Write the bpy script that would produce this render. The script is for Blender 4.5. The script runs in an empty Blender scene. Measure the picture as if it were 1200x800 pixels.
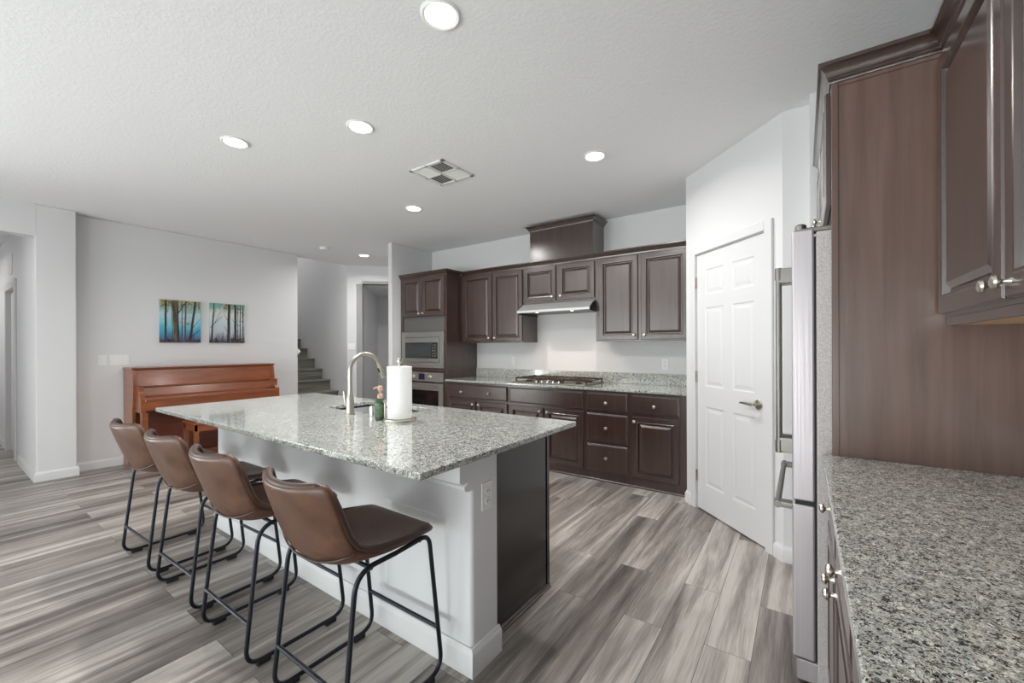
import bpy, bmesh, math, random
from mathutils import Vector, Matrix
PI = math.pi
sc = bpy.context.scene
COL = sc.collection
random.seed(7)

# ------------------------------------------------------------------ camera
CAM_H = 1.315
cd = bpy.data.cameras.new('camera'); cam = bpy.data.objects.new('camera', cd); COL.objects.link(cam)
cd.sensor_width = 36.0; cd.lens = 487.0 / 1200.0 * 36.0
cd.shift_y = 6.5 / 1200.0
cd.clip_start = 0.02; cd.clip_end = 60
cam.matrix_world = (Matrix.Translation((0, 0, CAM_H)) @ Matrix.Rotation(math.radians(35.0), 4, 'Z')
                    @ Matrix.Rotation(PI / 2, 4, 'X') @ Matrix.Rotation(-0.0035, 4, 'Z'))
sc.camera = cam

# ------------------------------------------------------------------ look
sc.view_settings.view_transform = 'Standard'
sc.view_settings.look = 'None'
sc.view_settings.gamma = 1.0
sc.view_settings.use_curve_mapping = False
sc.view_settings.exposure = 0.1
sc.cycles.use_denoising = True
sc.cycles.max_bounces = 10
sc.cycles.diffuse_bounces = 6
sc.cycles.glossy_bounces = 4
sc.cycles.sample_clamp_indirect = 6.0

# ------------------------------------------------------------------ daylight and added fill lights
w = bpy.data.worlds.new('daylight'); sc.world = w; w.use_nodes = True
w.node_tree.nodes['Background'].inputs[0].default_value = (0.95, 0.97, 1.0, 1)
w.node_tree.nodes['Background'].inputs[1].default_value = 1.0

def area(name, loc, rot, sx, sy, power, color=(1, 1, 1), spread=180, shape='RECTANGLE'):
    l = bpy.data.lights.new(name, 'AREA'); l.shape = shape; l.size = sx
    if shape in ('RECTANGLE', 'ELLIPSE'): l.size_y = sy
    l.energy = power; l.color = color; l.spread = math.radians(spread)
    o = bpy.data.objects.new(name, l); COL.objects.link(o); o.location = loc; o.rotation_euler = rot
    return o
REAR_Y = -3.3
# daylight entering by the two glazed openings of the rear wall and by a left-wall window added for fill
DAY = (1.0, 0.99, 0.977)
for wx in (-4.05, -1.0):
    area('window_daylight', (wx, REAR_Y - 0.25, 1.25), (PI / 2, 0, 0), 2.5, 2.2, 46, DAY)
    # upward area light added outside to brighten the ceiling
    area('ceiling_fill', (wx, REAR_Y - 0.75, 0.35), (PI / 2 + 0.5, 0, 0), 2.6, 1.2, 120, DAY)
area('window_daylight', (-6.6, -2.1, 1.25), (PI / 2, 0, -PI / 2), 1.8, 2.1, 45, DAY)  # fill light behind the added left-wall window, softens the shadows
area('ceiling_fill', (-7.1, -2.1, 0.35), (PI / 2 + 0.5, 0, -PI / 2), 2.0, 1.2, 150, DAY)  # same added upward fill, on the left side
area('stairwell_fill', (-9.3, 3.8, 5.1), (0, 0, 0), 1.0, 0.8, 45, DAY)  # lamp added under the closed stairwell top to brighten the stairs

# ------------------------------------------------------------------ materials
def mat(name):
    m = bpy.data.materials.new(name); m.use_nodes = True
    nt = m.node_tree; b = nt.nodes['Principled BSDF']
    return m, nt, b
def node(nt, t, **kw):
    n = nt.nodes.new(t)
    for k, v in kw.items(): setattr(n, k, v)
    return n
def setin(n, **kw):
    for k, v in kw.items():
        n.inputs[k.replace('_', ' ')].default_value = v
def ramp(nt, stops, interp='LINEAR'):
    r = nt.nodes.new('ShaderNodeValToRGB'); r.color_ramp.interpolation = interp
    e = r.color_ramp.elements
    while len(e) < len(stops): e.new(0.5)
    for i, (p, c) in enumerate(stops):
        e[i].position = p; e[i].color = (c[0], c[1], c[2], 1) if not isinstance(c, (int, float)) else (c, c, c, 1)
    return r
def coords(nt, scale=(1, 1, 1), kind='Object'):
    tc = nt.nodes.new('ShaderNodeTexCoord'); mp = nt.nodes.new('ShaderNodeMapping')
    mp.inputs['Scale'].default_value = scale
    nt.links.new(tc.outputs[kind], mp.inputs[0]); return mp
def bump(nt, b, src, strength, dist):
    n = nt.nodes.new('ShaderNodeBump'); n.inputs['Strength'].default_value = strength; n.inputs['Distance'].default_value = dist
    nt.links.new(src, n.inputs['Height']); nt.links.new(n.outputs[0], b.inputs['Normal'])
def srgb(r, g, b):
    f = lambda c: (c / 12.92 if c <= 0.04045 else ((c + 0.055) / 1.055) ** 2.4)
    return (f(r / 255.0), f(g / 255.0), f(b / 255.0), 1)

def plain(name, col, rough=0.5, metal=0.0, coat=0.0, noise=0.0, nscale=(20, 20, 20), spec=None):
    m, nt, b = mat(name)
    b.inputs['Base Color'].default_value = col; b.inputs['Roughness'].default_value = rough
    b.inputs['Metallic'].default_value = metal; b.inputs['Coat Weight'].default_value = coat
    b.inputs['Coat Roughness'].default_value = 0.1
    if spec is not None: b.inputs['Specular IOR Level'].default_value = spec
    mp = coords(nt, nscale); nz = node(nt, 'ShaderNodeTexNoise'); setin(nz, Scale=1.0, Detail=3.0)
    nt.links.new(mp.outputs[0], nz.inputs['Vector'])
    mx = node(nt, 'ShaderNodeMix', data_type='RGBA', blend_type='MULTIPLY'); mx.inputs['Factor'].default_value = 1.0
    mx.inputs['A'].default_value = col
    r = ramp(nt, [(0.3, 1.0 - noise), (0.7, 1.0)])
    nt.links.new(nz.outputs['Fac'], r.inputs[0]); nt.links.new(r.outputs[0], mx.inputs['B'])
    nt.links.new(mx.outputs['Result'], b.inputs['Base Color'])
    return m

def paint(name, col, rough, bs, bscale, bd=0.003):
    m, nt, b = mat(name)
    b.inputs['Base Color'].default_value = col; b.inputs['Roughness'].default_value = rough
    mp = coords(nt); nz = node(nt, 'ShaderNodeTexNoise'); setin(nz, Scale=bscale, Detail=4.0, Roughness=0.6)
    nt.links.new(mp.outputs[0], nz.inputs['Vector'])
    r = ramp(nt, [(0.45, 0.0), (0.62, 1.0)]); nt.links.new(nz.outputs['Fac'], r.inputs[0])
    bump(nt, b, r.outputs[0], bs, bd)
    return m

M = {}
M['wall'] = paint('wall_paint', srgb(213, 213, 214), 0.6, 0.12, 120)
M['ceiling'] = paint('ceiling_texture', srgb(236, 236, 238), 0.9, 0.2, 60, 0.003)
M['trim'] = plain('white_trim', srgb(210, 210, 211), 0.42)
M['white_gloss'] = plain('island_white', srgb(216, 217, 219), 0.28)
M['plastic'] = plain('white_plastic', srgb(228, 228, 226), 0.35)
M['plastic_dark'] = plain('slot_dark', srgb(60, 60, 60), 0.5)
M['nickel'] = plain('nickel', srgb(180, 175, 163), 0.3, 1.0)
M['knob'] = plain('satin_knob', srgb(212, 206, 196), 0.3, 1.0)
M['chrome'] = plain('chrome', srgb(215, 215, 215), 0.12, 1.0)
M['gap'] = plain('black_gasket', srgb(25, 25, 27), 0.6)
M['black_plastic'] = plain('black_plastic', srgb(28, 29, 32), 0.3)
M['black_glass'] = plain('black_glass', srgb(14, 15, 17), 0.06, 0, 0.5)
M['grey_glass'] = plain('microwave_window', srgb(36, 41, 43), 0.10, 0, 0.5)
M['iron'] = plain('cast_iron', srgb(74, 64, 54), 0.38, 0.7)
M['frame_metal'] = plain('black_tube', srgb(38, 41, 50), 0.35, 0.55)
M['rubber'] = plain('black_rubber', srgb(22, 22, 24), 0.7)
M['paper'] = plain('paper_white', srgb(238, 238, 238), 0.9, noise=0.03, nscale=(60, 60, 60))
M['maple'] = plain('maple_underside', srgb(205, 165, 130), 0.5, noise=0.12, nscale=(8, 60, 8))
M['copper'] = plain('copper_pump', srgb(178, 142, 124), 0.4, 0.0)
M['stitch'] = plain('dark_stitching', srgb(40, 27, 22), 0.7)
M['vent_back'] = plain('vent_shadow', srgb(110, 110, 110), 0.8)
M['filler'] = plain('grey_filler', srgb(84, 82, 80), 0.5)
M['display'] = plain('display_navy', srgb(28, 30, 62), 0.15)

def wood(name, c1, c2, rough, scale=(26, 26, 1.6), coat=0.25, croughness=0.2, bumpy=0.05):
    m, nt, b = mat(name)
    mp = coords(nt, scale); nz = node(nt, 'ShaderNodeTexNoise'); setin(nz, Scale=1.0, Detail=6.0, Roughness=0.6, Distortion=0.4)
    nt.links.new(mp.outputs[0], nz.inputs['Vector'])
    r = ramp(nt, [(0.3, c1[:3]), (0.7, c2[:3])]); nt.links.new(nz.outputs['Fac'], r.inputs[0])
    nt.links.new(r.outputs[0], b.inputs['Base Color'])
    b.inputs['Roughness'].default_value = rough; b.inputs['Coat Weight'].default_value = coat
    b.inputs['Coat Roughness'].default_value = croughness
    bump(nt, b, nz.outputs['Fac'], bumpy, 0.001)
    return m
M['cab'] = wood('espresso_wood', srgb(44, 27, 22), srgb(63, 42, 35), 0.28, coat=1.0, croughness=0.24)
M['cab'].node_tree.nodes['Principled BSDF'].inputs['Coat IOR'].default_value = 1.62
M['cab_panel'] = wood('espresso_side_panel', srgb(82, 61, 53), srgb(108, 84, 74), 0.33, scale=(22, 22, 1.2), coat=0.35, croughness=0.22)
M['cab_end'] = plain('island_end_black', srgb(26, 22, 21), 0.22, 0, 0.3, noise=0.2, nscale=(10, 10, 2))
M['piano'] = wood('piano_wood', srgb(116, 62, 36), srgb(146, 82, 48), 0.3, scale=(2.5, 2.5, 18), coat=0.4, croughness=0.15)
M['piano_dark'] = wood('piano_dark', srgb(84, 38, 22), srgb(106, 50, 30), 0.4, scale=(2.5, 2.5, 18))
M['stair'] = wood('stair_wood', srgb(84, 84, 76), srgb(124, 123, 112), 0.45, scale=(3, 2, 30), coat=0.1)

def steel(name, col, rough, axis_scale, metal=1.0, amt=0.12):
    m, nt, b = mat(name)
    mp = coords(nt, axis_scale); nz = node(nt, 'ShaderNodeTexNoise'); setin(nz, Scale=1.0, Detail=3.0)
    nt.links.new(mp.outputs[0], nz.inputs['Vector'])
    r = ramp(nt, [(0.3, tuple(c * (1 - amt) for c in col[:3])), (0.7, col[:3])]); nt.links.new(nz.outputs['Fac'], r.inputs[0])
    nt.links.new(r.outputs[0], b.inputs['Base Color'])
    r2 = ramp(nt, [(0.3, rough * 0.8), (0.7, rough * 1.25)]); nt.links.new(nz.outputs['Fac'], r2.inputs[0])
    nt.links.new(r2.outputs[0], b.inputs['Roughness'])
    b.inputs['Metallic'].default_value = metal
    return m
M['steel'] = steel('hood_steel', srgb(196, 198, 198), 0.5, (2, 2, 300), metal=0.6)
M['hood'] = M['steel']
M['steel'] = steel('brushed_steel', srgb(138, 136, 131), 0.42, (2, 2, 300))
M['steel_v'] = steel('fridge_door_steel', srgb(192, 186, 190), 0.45, (200, 200, 1), metal=0.7)
M['steel_warm'] = steel('oven_steel', srgb(172, 171, 166), 0.36, (3, 3, 250))
def fridge_side():
    m, nt, b = mat('fridge_side_paint')
    mp = coords(nt); nz = node(nt, 'ShaderNodeTexNoise'); setin(nz, Scale=260.0, Detail=2.0)
    nt.links.new(mp.outputs[0], nz.inputs['Vector'])
    r = ramp(nt, [(0.35, srgb(160, 155, 155)[:3]), (0.65, srgb(190, 184, 184)[:3])]); nt.links.new(nz.outputs['Fac'], r.inputs[0])
    nt.links.new(r.outputs[0], b.inputs['Base Color']); b.inputs['Roughness'].default_value = 0.45
    bump(nt, b, nz.outputs['Fac'], 0.3, 0.001); return m
M['fridge_side'] = fridge_side()

def granite(name, light, sc_=265.0):
    m, nt, b = mat(name)
    mp = coords(nt)
    nd = node(nt, 'ShaderNodeTexNoise'); setin(nd, Scale=140.0, Detail=2.0)
    nt.links.new(mp.outputs[0], nd.inputs['Vector'])
    mx = node(nt, 'ShaderNodeMix', data_type='RGBA', blend_type='LINEAR_LIGHT'); mx.inputs['Factor'].default_value = 0.012
    nt.links.new(mp.outputs[0], mx.inputs['A']); nt.links.new(nd.outputs['Color'], mx.inputs['B'])
    v = node(nt, 'ShaderNodeTexVoronoi'); setin(v, Scale=sc_)
    nt.links.new(mx.outputs['Result'], v.inputs['Vector'])
    sep = node(nt, 'ShaderNodeSeparateColor'); nt.links.new(v.outputs['Color'], sep.inputs[0])
    big = node(nt, 'ShaderNodeTexNoise'); setin(big, Scale=55.0, Detail=3.0)
    nt.links.new(mp.outputs[0], big.inputs['Vector'])
    ad = node(nt, 'ShaderNodeMath', operation='MULTIPLY_ADD'); ad.inputs[1].default_value = 0.7; 
    nt.links.new(big.outputs['Fac'], ad.inputs[0]); 
    sb = node(nt, 'ShaderNodeMath', operation='ADD'); sb.inputs[1].default_value = -0.36
    nt.links.new(sep.outputs[0], sb.inputs[0]); nt.links.new(sb.outputs[0], ad.inputs[2])
    L = light
    r = ramp(nt, [(0.0, srgb(24, 26, 27)[:3]), (0.14, srgb(78, 80, 78)[:3]), (0.26, srgb(132, 132, 126)[:3]),
                  (0.40, tuple(c * 0.82 for c in L)), (0.60, L), (0.80, srgb(200, 194, 180)[:3]), (0.9, srgb(226, 226, 220)[:3])], 'CONSTANT')
    nt.links.new(ad.outputs[0], r.inputs[0])
    nt.links.new(r.outputs[0], b.inputs['Base Color'])
    b.inputs['Roughness'].default_value = 0.12
    b.inputs['Coat Weight'].default_value = 0.6; b.inputs['Coat Roughness'].default_value = 0.05
    return m
M['granite'] = granite('speckled_granite', srgb(178, 184, 179)[:3])

def floor_mat():
    m, nt, b = mat('grey_oak_planks')
    tc = node(nt, 'ShaderNodeTexCoord'); sp = node(nt, 'ShaderNodeSeparateXYZ'); nt.links.new(tc.outputs['Object'], sp.inputs[0])
    cb = node(nt, 'ShaderNodeCombineXYZ'); nt.links.new(sp.outputs['Y'], cb.inputs['X']); nt.links.new(sp.outputs['X'], cb.inputs['Y'])
    br = node(nt, 'ShaderNodeTexBrick'); br.offset = 0.37; br.squash = 1.0
    setin(br, Scale=1.0); br.inputs['Mortar Size'].default_value = 0.0012; br.inputs['Mortar Smooth'].default_value = 0.2
    br.inputs['Brick Width'].default_value = 1.22; br.inputs['Row Height'].default_value = 0.181
    br.inputs['Color1'].default_value = (0, 0, 0, 1); br.inputs['Color2'].default_value = (1, 1, 1, 1); br.inputs['Mortar'].default_value = (0, 0, 0, 1)
    nt.links.new(cb.outputs[0], br.inputs['Vector'])
    # per plank offset of the grain
    off = node(nt, 'ShaderNodeVectorMath', operation='SCALE'); off.inputs['Scale'].default_value = 17.0
    nt.links.new(br.outputs['Color'], off.inputs[0])
    sc1 = node(nt, 'ShaderNodeVectorMath', operation='MULTIPLY'); sc1.inputs[1].default_value = (0.9, 13.0, 1.0)
    nt.links.new(cb.outputs[0], sc1.inputs[0])
    ad = node(nt, 'ShaderNodeVectorMath', operation='ADD'); nt.links.new(sc1.outputs[0], ad.inputs[0]); nt.links.new(off.outputs[0], ad.inputs[1])
    n1 = node(nt, 'ShaderNodeTexNoise'); setin(n1, Scale=1.0, Detail=4.0, Roughness=0.55, Distortion=0.5); nt.links.new(ad.outputs[0], n1.inputs['Vector'])
    sc2 = node(nt, 'ShaderNodeVectorMath', operation='MULTIPLY'); sc2.inputs[1].default_value = (7.0, 150.0, 1.0)
    nt.links.new(cb.outputs[0], sc2.inputs[0])
    n2 = node(nt, 'ShaderNodeTexNoise'); setin(n2, Scale=1.0, Detail=3.0); nt.links.new(sc2.outputs[0], n2.inputs['Vector'])
    sep = node(nt, 'ShaderNodeSeparateColor'); nt.links.new(br.outputs['Color'], sep.inputs[0])
    # combine: 0.6*n1 + 0.2*plank + 0.2*n2
    a1 = node(nt, 'ShaderNodeMath', operation='MULTIPLY'); a1.inputs[1].default_value = 1.0; nt.links.new(n1.outputs['Fac'], a1.inputs[0])
    a2 = node(nt, 'ShaderNodeMath', operation='MULTIPLY_ADD'); a2.inputs[1].default_value = 0.26; nt.links.new(sep.outputs[0], a2.inputs[0]); nt.links.new(a1.outputs[0], a2.inputs[2])
    a3 = node(nt, 'ShaderNodeMath', operation='MULTIPLY_ADD'); a3.inputs[1].default_value = 0.30; nt.links.new(n2.outputs['Fac'], a3.inputs[0]); nt.links.new(a2.outputs[0], a3.inputs[2])
    r = ramp(nt, [(0.46, srgb(70, 65, 62)[:3]), (0.63, srgb(112, 105, 100)[:3]), (0.79, srgb(144, 137, 131)[:3]), (0.98, srgb(186, 180, 173)[:3])])
    nt.links.new(a3.outputs[0], r.inputs[0])
    mx = node(nt, 'ShaderNodeMix', data_type='RGBA'); nt.links.new(br.outputs['Fac'], mx.inputs['Factor'])
    nt.links.new(r.outputs[0], mx.inputs['A']); mx.inputs['B'].default_value = srgb(80, 76, 73)
    nt.links.new(mx.outputs['Result'], b.inputs['Base Color'])
    b.inputs['Roughness'].default_value = 0.36
    bump(nt, b, n2.outputs['Fac'], 0.08, 0.001)
    return m
M['floor'] = floor_mat()

def leather():
    m, nt, b = mat('brown_leather')
    mp = coords(nt); nz = node(nt, 'ShaderNodeTexNoise'); setin(nz, Scale=14.0, Detail=5.0, Roughness=0.65)
    nt.links.new(mp.outputs[0], nz.inputs['Vector'])
    r = ramp(nt, [(0.3, srgb(68, 43, 32)[:3]), (0.7, srgb(100, 67, 50)[:3])]); nt.links.new(nz.outputs['Fac'], r.inputs[0])
    nt.links.new(r.outputs[0], b.inputs['Base Color'])
    r2 = ramp(nt, [(0.35, 0.30), (0.7, 0.48)]); nt.links.new(nz.outputs['Fac'], r2.inputs[0]); nt.links.new(r2.outputs[0], b.inputs['Roughness'])
    n2 = node(nt, 'ShaderNodeTexNoise'); setin(n2, Scale=180.0, Detail=3.0); nt.links.new(mp.outputs[0], n2.inputs['Vector'])
    bump(nt, b, n2.outputs['Fac'], 0.15, 0.001)
    return m
M['leather'] = leather()
M['leather_edge'] = plain('leather_edge', srgb(66, 46, 38), 0.42, noise=0.2, nscale=(60, 60, 60))

def emit(name, col, strength):
    m, nt, b = mat(name)
    b.inputs['Base Color'].default_value = (0.9, 0.9, 0.9, 1)
    b.inputs['Emission Color'].default_value = col; b.inputs['Emission Strength'].default_value = strength
    return m
M['lens'] = emit('lamp_lens', (1.0, 0.98, 0.95, 1), 12.0)
M['bulb'] = emit('hood_bulb', (1.0, 0.72, 0.42, 1), 14.0)
def glass(name, tint=(0.95, 0.98, 0.98, 1)):
    m = bpy.data.materials.new(name); m.use_nodes = True; nt = m.node_tree
    for n in list(nt.nodes): nt.nodes.remove(n)
    o = nt.nodes.new('ShaderNodeOutputMaterial'); t = nt.nodes.new('ShaderNodeBsdfTransparent'); g = nt.nodes.new('ShaderNodeBsdfGlossy')
    t.inputs[0].default_value = tint; g.inputs['Roughness'].default_value = 0.02
    mx = nt.nodes.new('ShaderNodeMixShader'); mx.inputs[0].default_value = 0.06
    nt.links.new(t.outputs[0], mx.inputs[1]); nt.links.new(g.outputs[0], mx.inputs[2]); nt.links.new(mx.outputs[0], o.inputs[0])
    return m
M['pane'] = glass('window_pane')
def green_glass():
    m, nt, b = mat('green_bottle_glass')
    b.inputs['Base Color'].default_value = srgb(54, 82, 50); b.inputs['Roughness'].default_value = 0.12
    b.inputs['Transmission Weight'].default_value = 0.35; b.inputs['Coat Weight'].default_value = 0.5
    return m
M['green'] = green_glass()
M['bottle_label'] = plain('bottle_label', srgb(92, 120, 84), 0.5, noise=0.5, nscale=(90, 90, 90))

# ------------------------------------------------------------------ mesh builder
class MB:
    def __init__(s): s.v = []; s.f = []; s.m = []; s.cur = 0; s.bv = False
    def add(s, vs, fs):
        b = len(s.v); s.v += [tuple(v) for v in vs]
        for f in fs: s.f.append([b + i for i in f]); s.m.append(s.cur)
        return s
    def box(s, x0, x1, y0, y1, z0, z1, bev=0.0, seg=1):
        if x0 > x1: x0, x1 = x1, x0
        if y0 > y1: y0, y1 = y1, y0
        if z0 > z1: z0, z1 = z1, z0
        if bev <= 0:
            vs = [(x, y, z) for x in (x0, x1) for y in (y0, y1) for z in (z0, z1)]
            fs = [(0, 1, 3, 2), (4, 6, 7, 5), (0, 4, 5, 1), (2, 3, 7, 6), (0, 2, 6, 4), (1, 5, 7, 3)]
            return s.add(vs, fs)
        s.bv = True; bm = bmesh.new(); bmesh.ops.create_cube(bm, size=1)
        for v in bm.verts:
            v.co = Vector(((x0 + x1) / 2 + v.co.x * (x1 - x0), (y0 + y1) / 2 + v.co.y * (y1 - y0), (z0 + z1) / 2 + v.co.z * (z1 - z0)))
        bmesh.ops.bevel(bm, geom=list(bm.edges), offset=bev, segments=seg, profile=0.5, affect='EDGES')
        bm.verts.index_update()
        s.add([v.co for v in bm.verts], [[v.index for v in f.verts] for f in bm.faces]); bm.free(); return s
    def tube(s, pts, r, seg=10, closed=False, caps=True):
        P = [Vector(p) for p in pts]; n = len(P)
        R = r if isinstance(r, (list, tuple)) else [r] * n
        T = []
        for i in range(n):
            a = P[(i - 1) % n] if (closed or i > 0) else P[i]; c = P[(i + 1) % n] if (closed or i < n - 1) else P[i]
            T.append((c - a).normalized())
        up = Vector((0, 0, 1)) if abs(T[0].z) < 0.9 else Vector((1, 0, 0))
        N = (up - T[0] * up.dot(T[0])).normalized(); vs = []
        for i in range(n):
            N = (N - T[i] * N.dot(T[i])).normalized(); B = T[i].cross(N)
            for k in range(seg):
                a = 2 * PI * k / seg; vs.append(P[i] + (N * math.cos(a) + B * math.sin(a)) * R[i])
        fs = []
        for i in range(n if closed else n - 1):
            j = (i + 1) % n
            for k in range(seg):
                l = (k + 1) % seg; fs.append((i * seg + k, i * seg + l, j * seg + l, j * seg + k))
        if caps and not closed:
            fs.append(tuple(range(seg))[::-1]); fs.append(tuple((n - 1) * seg + k for k in range(seg)))
        return s.add(vs, fs)
    def lathe(s, prof, c=(0, 0, 0), axis=(0, 0, 1), seg=24):
        A = Vector(axis).normalized(); u = Vector((1, 0, 0)) if abs(A.x) < 0.9 else Vector((0, 1, 0))
        U = (u - A * u.dot(A)).normalized(); W = A.cross(U); C = Vector(c); vs = []; fs = []
        n = len(prof)
        for (r, h) in prof:
            for k in range(seg):
                a = 2 * PI * k / seg; vs.append(C + A * h + (U * math.cos(a) + W * math.sin(a)) * max(r, 1e-4))
        for i in range(n - 1):
            for k in range(seg):
                l = (k + 1) % seg; fs.append((i * seg + k, i * seg + l, (i + 1) * seg + l, (i + 1) * seg + k))
        fs.append(tuple(range(seg))[::-1]); fs.append(tuple((n - 1) * seg + k for k in range(seg)))
        return s.add(vs, fs)
    def prism(s, poly, lo, hi, axis='z'):
        n = len(poly)
        def P(a, b, h): return {'z': (a, b, h), 'y': (a, h, b), 'x': (h, a, b)}[axis]
        vs = [P(a, b, lo) for a, b in poly] + [P(a, b, hi) for a, b in poly]
        fs = [tuple(range(n))[::-1], tuple(range(n, 2 * n))] + [(i, (i + 1) % n, n + (i + 1) % n, n + i) for i in range(n)]
        return s.add(vs, fs)
    def sweep(s, path, prof, z0=0.0):
        """profile (out, z) carried along a floor-plan path; out = to the right of the travel direction, mitred corners"""
        P = [Vector((p[0], p[1])) for p in path]; n = len(P); offs = []
        def nrm(a, b): d = (b - a).normalized(); return Vector((d.y, -d.x))
        for i in range(n):
            if i == 0: o = nrm(P[0], P[1])
            elif i == n - 1: o = nrm(P[-2], P[-1])
            else:
                a = nrm(P[i - 1], P[i]); b = nrm(P[i], P[i + 1]); o = (a + b); o = o / max(0.2, o.dot(a))
            offs.append(o)
        k = len(prof); vs = []
        for i in range(n):
            for (o, z) in prof: q = P[i] + offs[i] * o; vs.append((q.x, q.y, z0 + z))
        fs = []
        for i in range(n - 1):
            for j in range(k):
                l = (j + 1) % k; fs.append((i * k + j, i * k + l, (i + 1) * k + l, (i + 1) * k + j))
        fs.append(tuple(range(k))[::-1]); fs.append(tuple((n - 1) * k + j for j in range(k)))
        return s.add(vs, fs)
    def rings(s, x0, x1, z0, z1, rg, cap_back=True):
        """nested rectangles in the xz plane facing -y: (inset, y)"""
        vs = []; fs = []
        for (i, y) in rg: vs += [(x0 + i, y, z0 + i), (x1 - i, y, z0 + i), (x1 - i, y, z1 - i), (x0 + i, y, z1 - i)]
        n = len(rg)
        for a in range(n - 1):
            for k in range(4):
                l = (k + 1) % 4; fs.append((a * 4 + k, a * 4 + l, a * 4 + 4 + l, a * 4 + 4 + k))
        fs.append(tuple((n - 1) * 4 + k for k in range(4)))
        if cap_back: fs.append((3, 2, 1, 0))
        return s.add(vs, fs)
    def build(s, name, mats, parent=None, origin=None, smooth=True, angle=32, recalc=True):
        me = bpy.data.meshes.new(name)
        o3 = Vector(origin) if origin else Vector((0, 0, 0))
        me.from_pydata([tuple(Vector(v) - o3) for v in s.v], [], s.f)
        if not isinstance(mats, (list, tuple)): mats = [mats]
        for m in mats: me.materials.append(m)
        for p, mi in zip(me.polygons, s.m): p.material_index = mi
        if recalc:
            bm = bmesh.new(); bm.from_mesh(me); bmesh.ops.recalc_face_normals(bm, faces=bm.faces); bm.to_mesh(me); bm.free()
        if smooth:
            me.polygons.foreach_set('use_smooth', [True] * len(me.polygons))
            me.set_sharp_from_angle(angle=math.radians(angle))
        me.update()
        ob = bpy.data.objects.new(name, me); COL.objects.link(ob)
        if parent: ob.parent = parent
        ob.location = o3
        if s.bv and smooth:
            wn = ob.modifiers.new('weighted', 'WEIGHTED_NORMAL'); wn.keep_sharp = True
        return ob

def fillet(pts, r, n=6):
    """round the inner corners of an open 3-D polyline"""
    P = [Vector(p) for p in pts]; out = [P[0]]
    for i in range(1, len(P) - 1):
        a, b, c = P[i - 1], P[i], P[i + 1]; rr = r[i] if isinstance(r, dict) else r
        d1 = (a - b); d2 = (c - b); l = min(rr, d1.length * 0.49, d2.length * 0.49)
        p1 = b + d1.normalized() * l; p2 = b + d2.normalized() * l
        for k in range(n + 1):
            t = k / n; out.append(p1 * (1 - t) ** 2 + b * 2 * t * (1 - t) + p2 * t ** 2)
    out.append(P[-1]); return out

def thing(name, label, cat, loc=(0, 0, 0), rotz=0.0, group=None):
    o = bpy.data.objects.new(name, None); o.empty_display_size = 0.1; COL.objects.link(o)
    o.location = loc; o.rotation_euler = (0, 0, rotz); o['label'] = label; o['category'] = cat
    if group: o['group'] = group
    return o
def tag(o, label, cat, group=None):
    o['label'] = label; o['category'] = cat
    if group: o['group'] = group
    return o
def struct(name, mb, m, parent=None, **kw):
    o = mb.build(name, m, parent, **kw)
    if parent is None: o['kind'] = 'structure'
    return o
def copy_tree(o, parent=None):
    c = o.copy(); COL.objects.link(c)
    if parent: c.parent = parent
    for ch in list(o.children): copy_tree(ch, c)
    return c

# ================================================================== the room
CZ = 2.743
BW = 4.44           # back kitchen wall
LX = -6.34          # piano wall
NX = -6.19          # near left wall (proud)
RX = 0.70           # right wall
T = 0.12
struct('floor', MB().box(-10.6, RX + T, REAR_Y - 1.2, 8.2, -0.12, 0), M['floor'])
c = MB()
c.box(-6.50, RX + T, REAR_Y - T, 3.34, CZ, CZ + 0.12)
c.box(-6.50, RX + T, 3.34, 8.0, CZ, CZ + 0.12)
c.box(-10.4, -6.50, REAR_Y - T, 3.22, CZ, CZ + 0.12)
struct('ceiling', c, M['ceiling'])

struct('wall_back', MB().box(-4.64, -0.81, BW, BW + T, 0, CZ), M['wall'])
# wall end beside the oven tower, running back to close the kitchen off from the stair hall
sw_ = MB().box(-4.655, -4.575, 3.69, 7.6, 0, CZ, 0.012, 2)
struct('wall_oven_side', sw_, M['wall'])
# left wall: proud part with the hall opening, then the piano wall
OPY = 0.66
HZ = 2.43
w1 = MB()
w1.box(NX - 0.14, NX, OPY, 0.945, 0, CZ, 0.012, 2)
w1.box(NX - 0.14, NX, -0.75, OPY + 0.005, HZ, CZ)
w1.box(NX - 0.14, NX, REAR_Y, -3.05, 0, CZ); w1.box(NX - 0.14, NX, -1.15, -0.75, 0, CZ); w1.box(NX - 0.14, NX, -3.05, -1.15, 0, 0.12); w1.box(NX - 0.14, NX, -3.05, -1.15, 2.25, CZ)
struct('wall_left_near', w1, M['wall'])
struct('wall_left', MB().box(LX - 0.14, LX, 0.93, 3.335, 0, CZ, 0.012, 2), M['wall'])
# hallway behind the opening
hw = MB()
hw.box(-7.62, NX - 0.14, OPY, OPY + 0.12, 0, CZ)
hw.box(-10.2, -8.44, OPY, OPY + 0.12, 0, CZ)
hw.box(-8.44, -7.62, OPY, OPY + 0.12, 2.05, CZ)
hw.box(-10.3, -10.18, -0.8, OPY + 0.12, 0, CZ)
hw.box(-10.2, NX - 0.14, -0.87, -0.75, 0, CZ)
struct('wall_hallway', hw, M['wall'])
# stairwell
st = MB()
st.box(-10.3, LX - 0.14, 3.22, 3.335, 0, 5.2)
st.box(-10.3, -6.50, 4.28, 4.40, 0, 5.2)
st.box(-10.4, -10.28, 3.22, 4.40, 0, 5.2)
st.box(-6.52, -6.50, 3.22, 4.40, CZ + 0.12, 5.2)
st.box(-10.4, -6.50, 3.22, 4.40, 5.2, 5.3)
struct('wall_stairwell', st, M['wall'])
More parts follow.
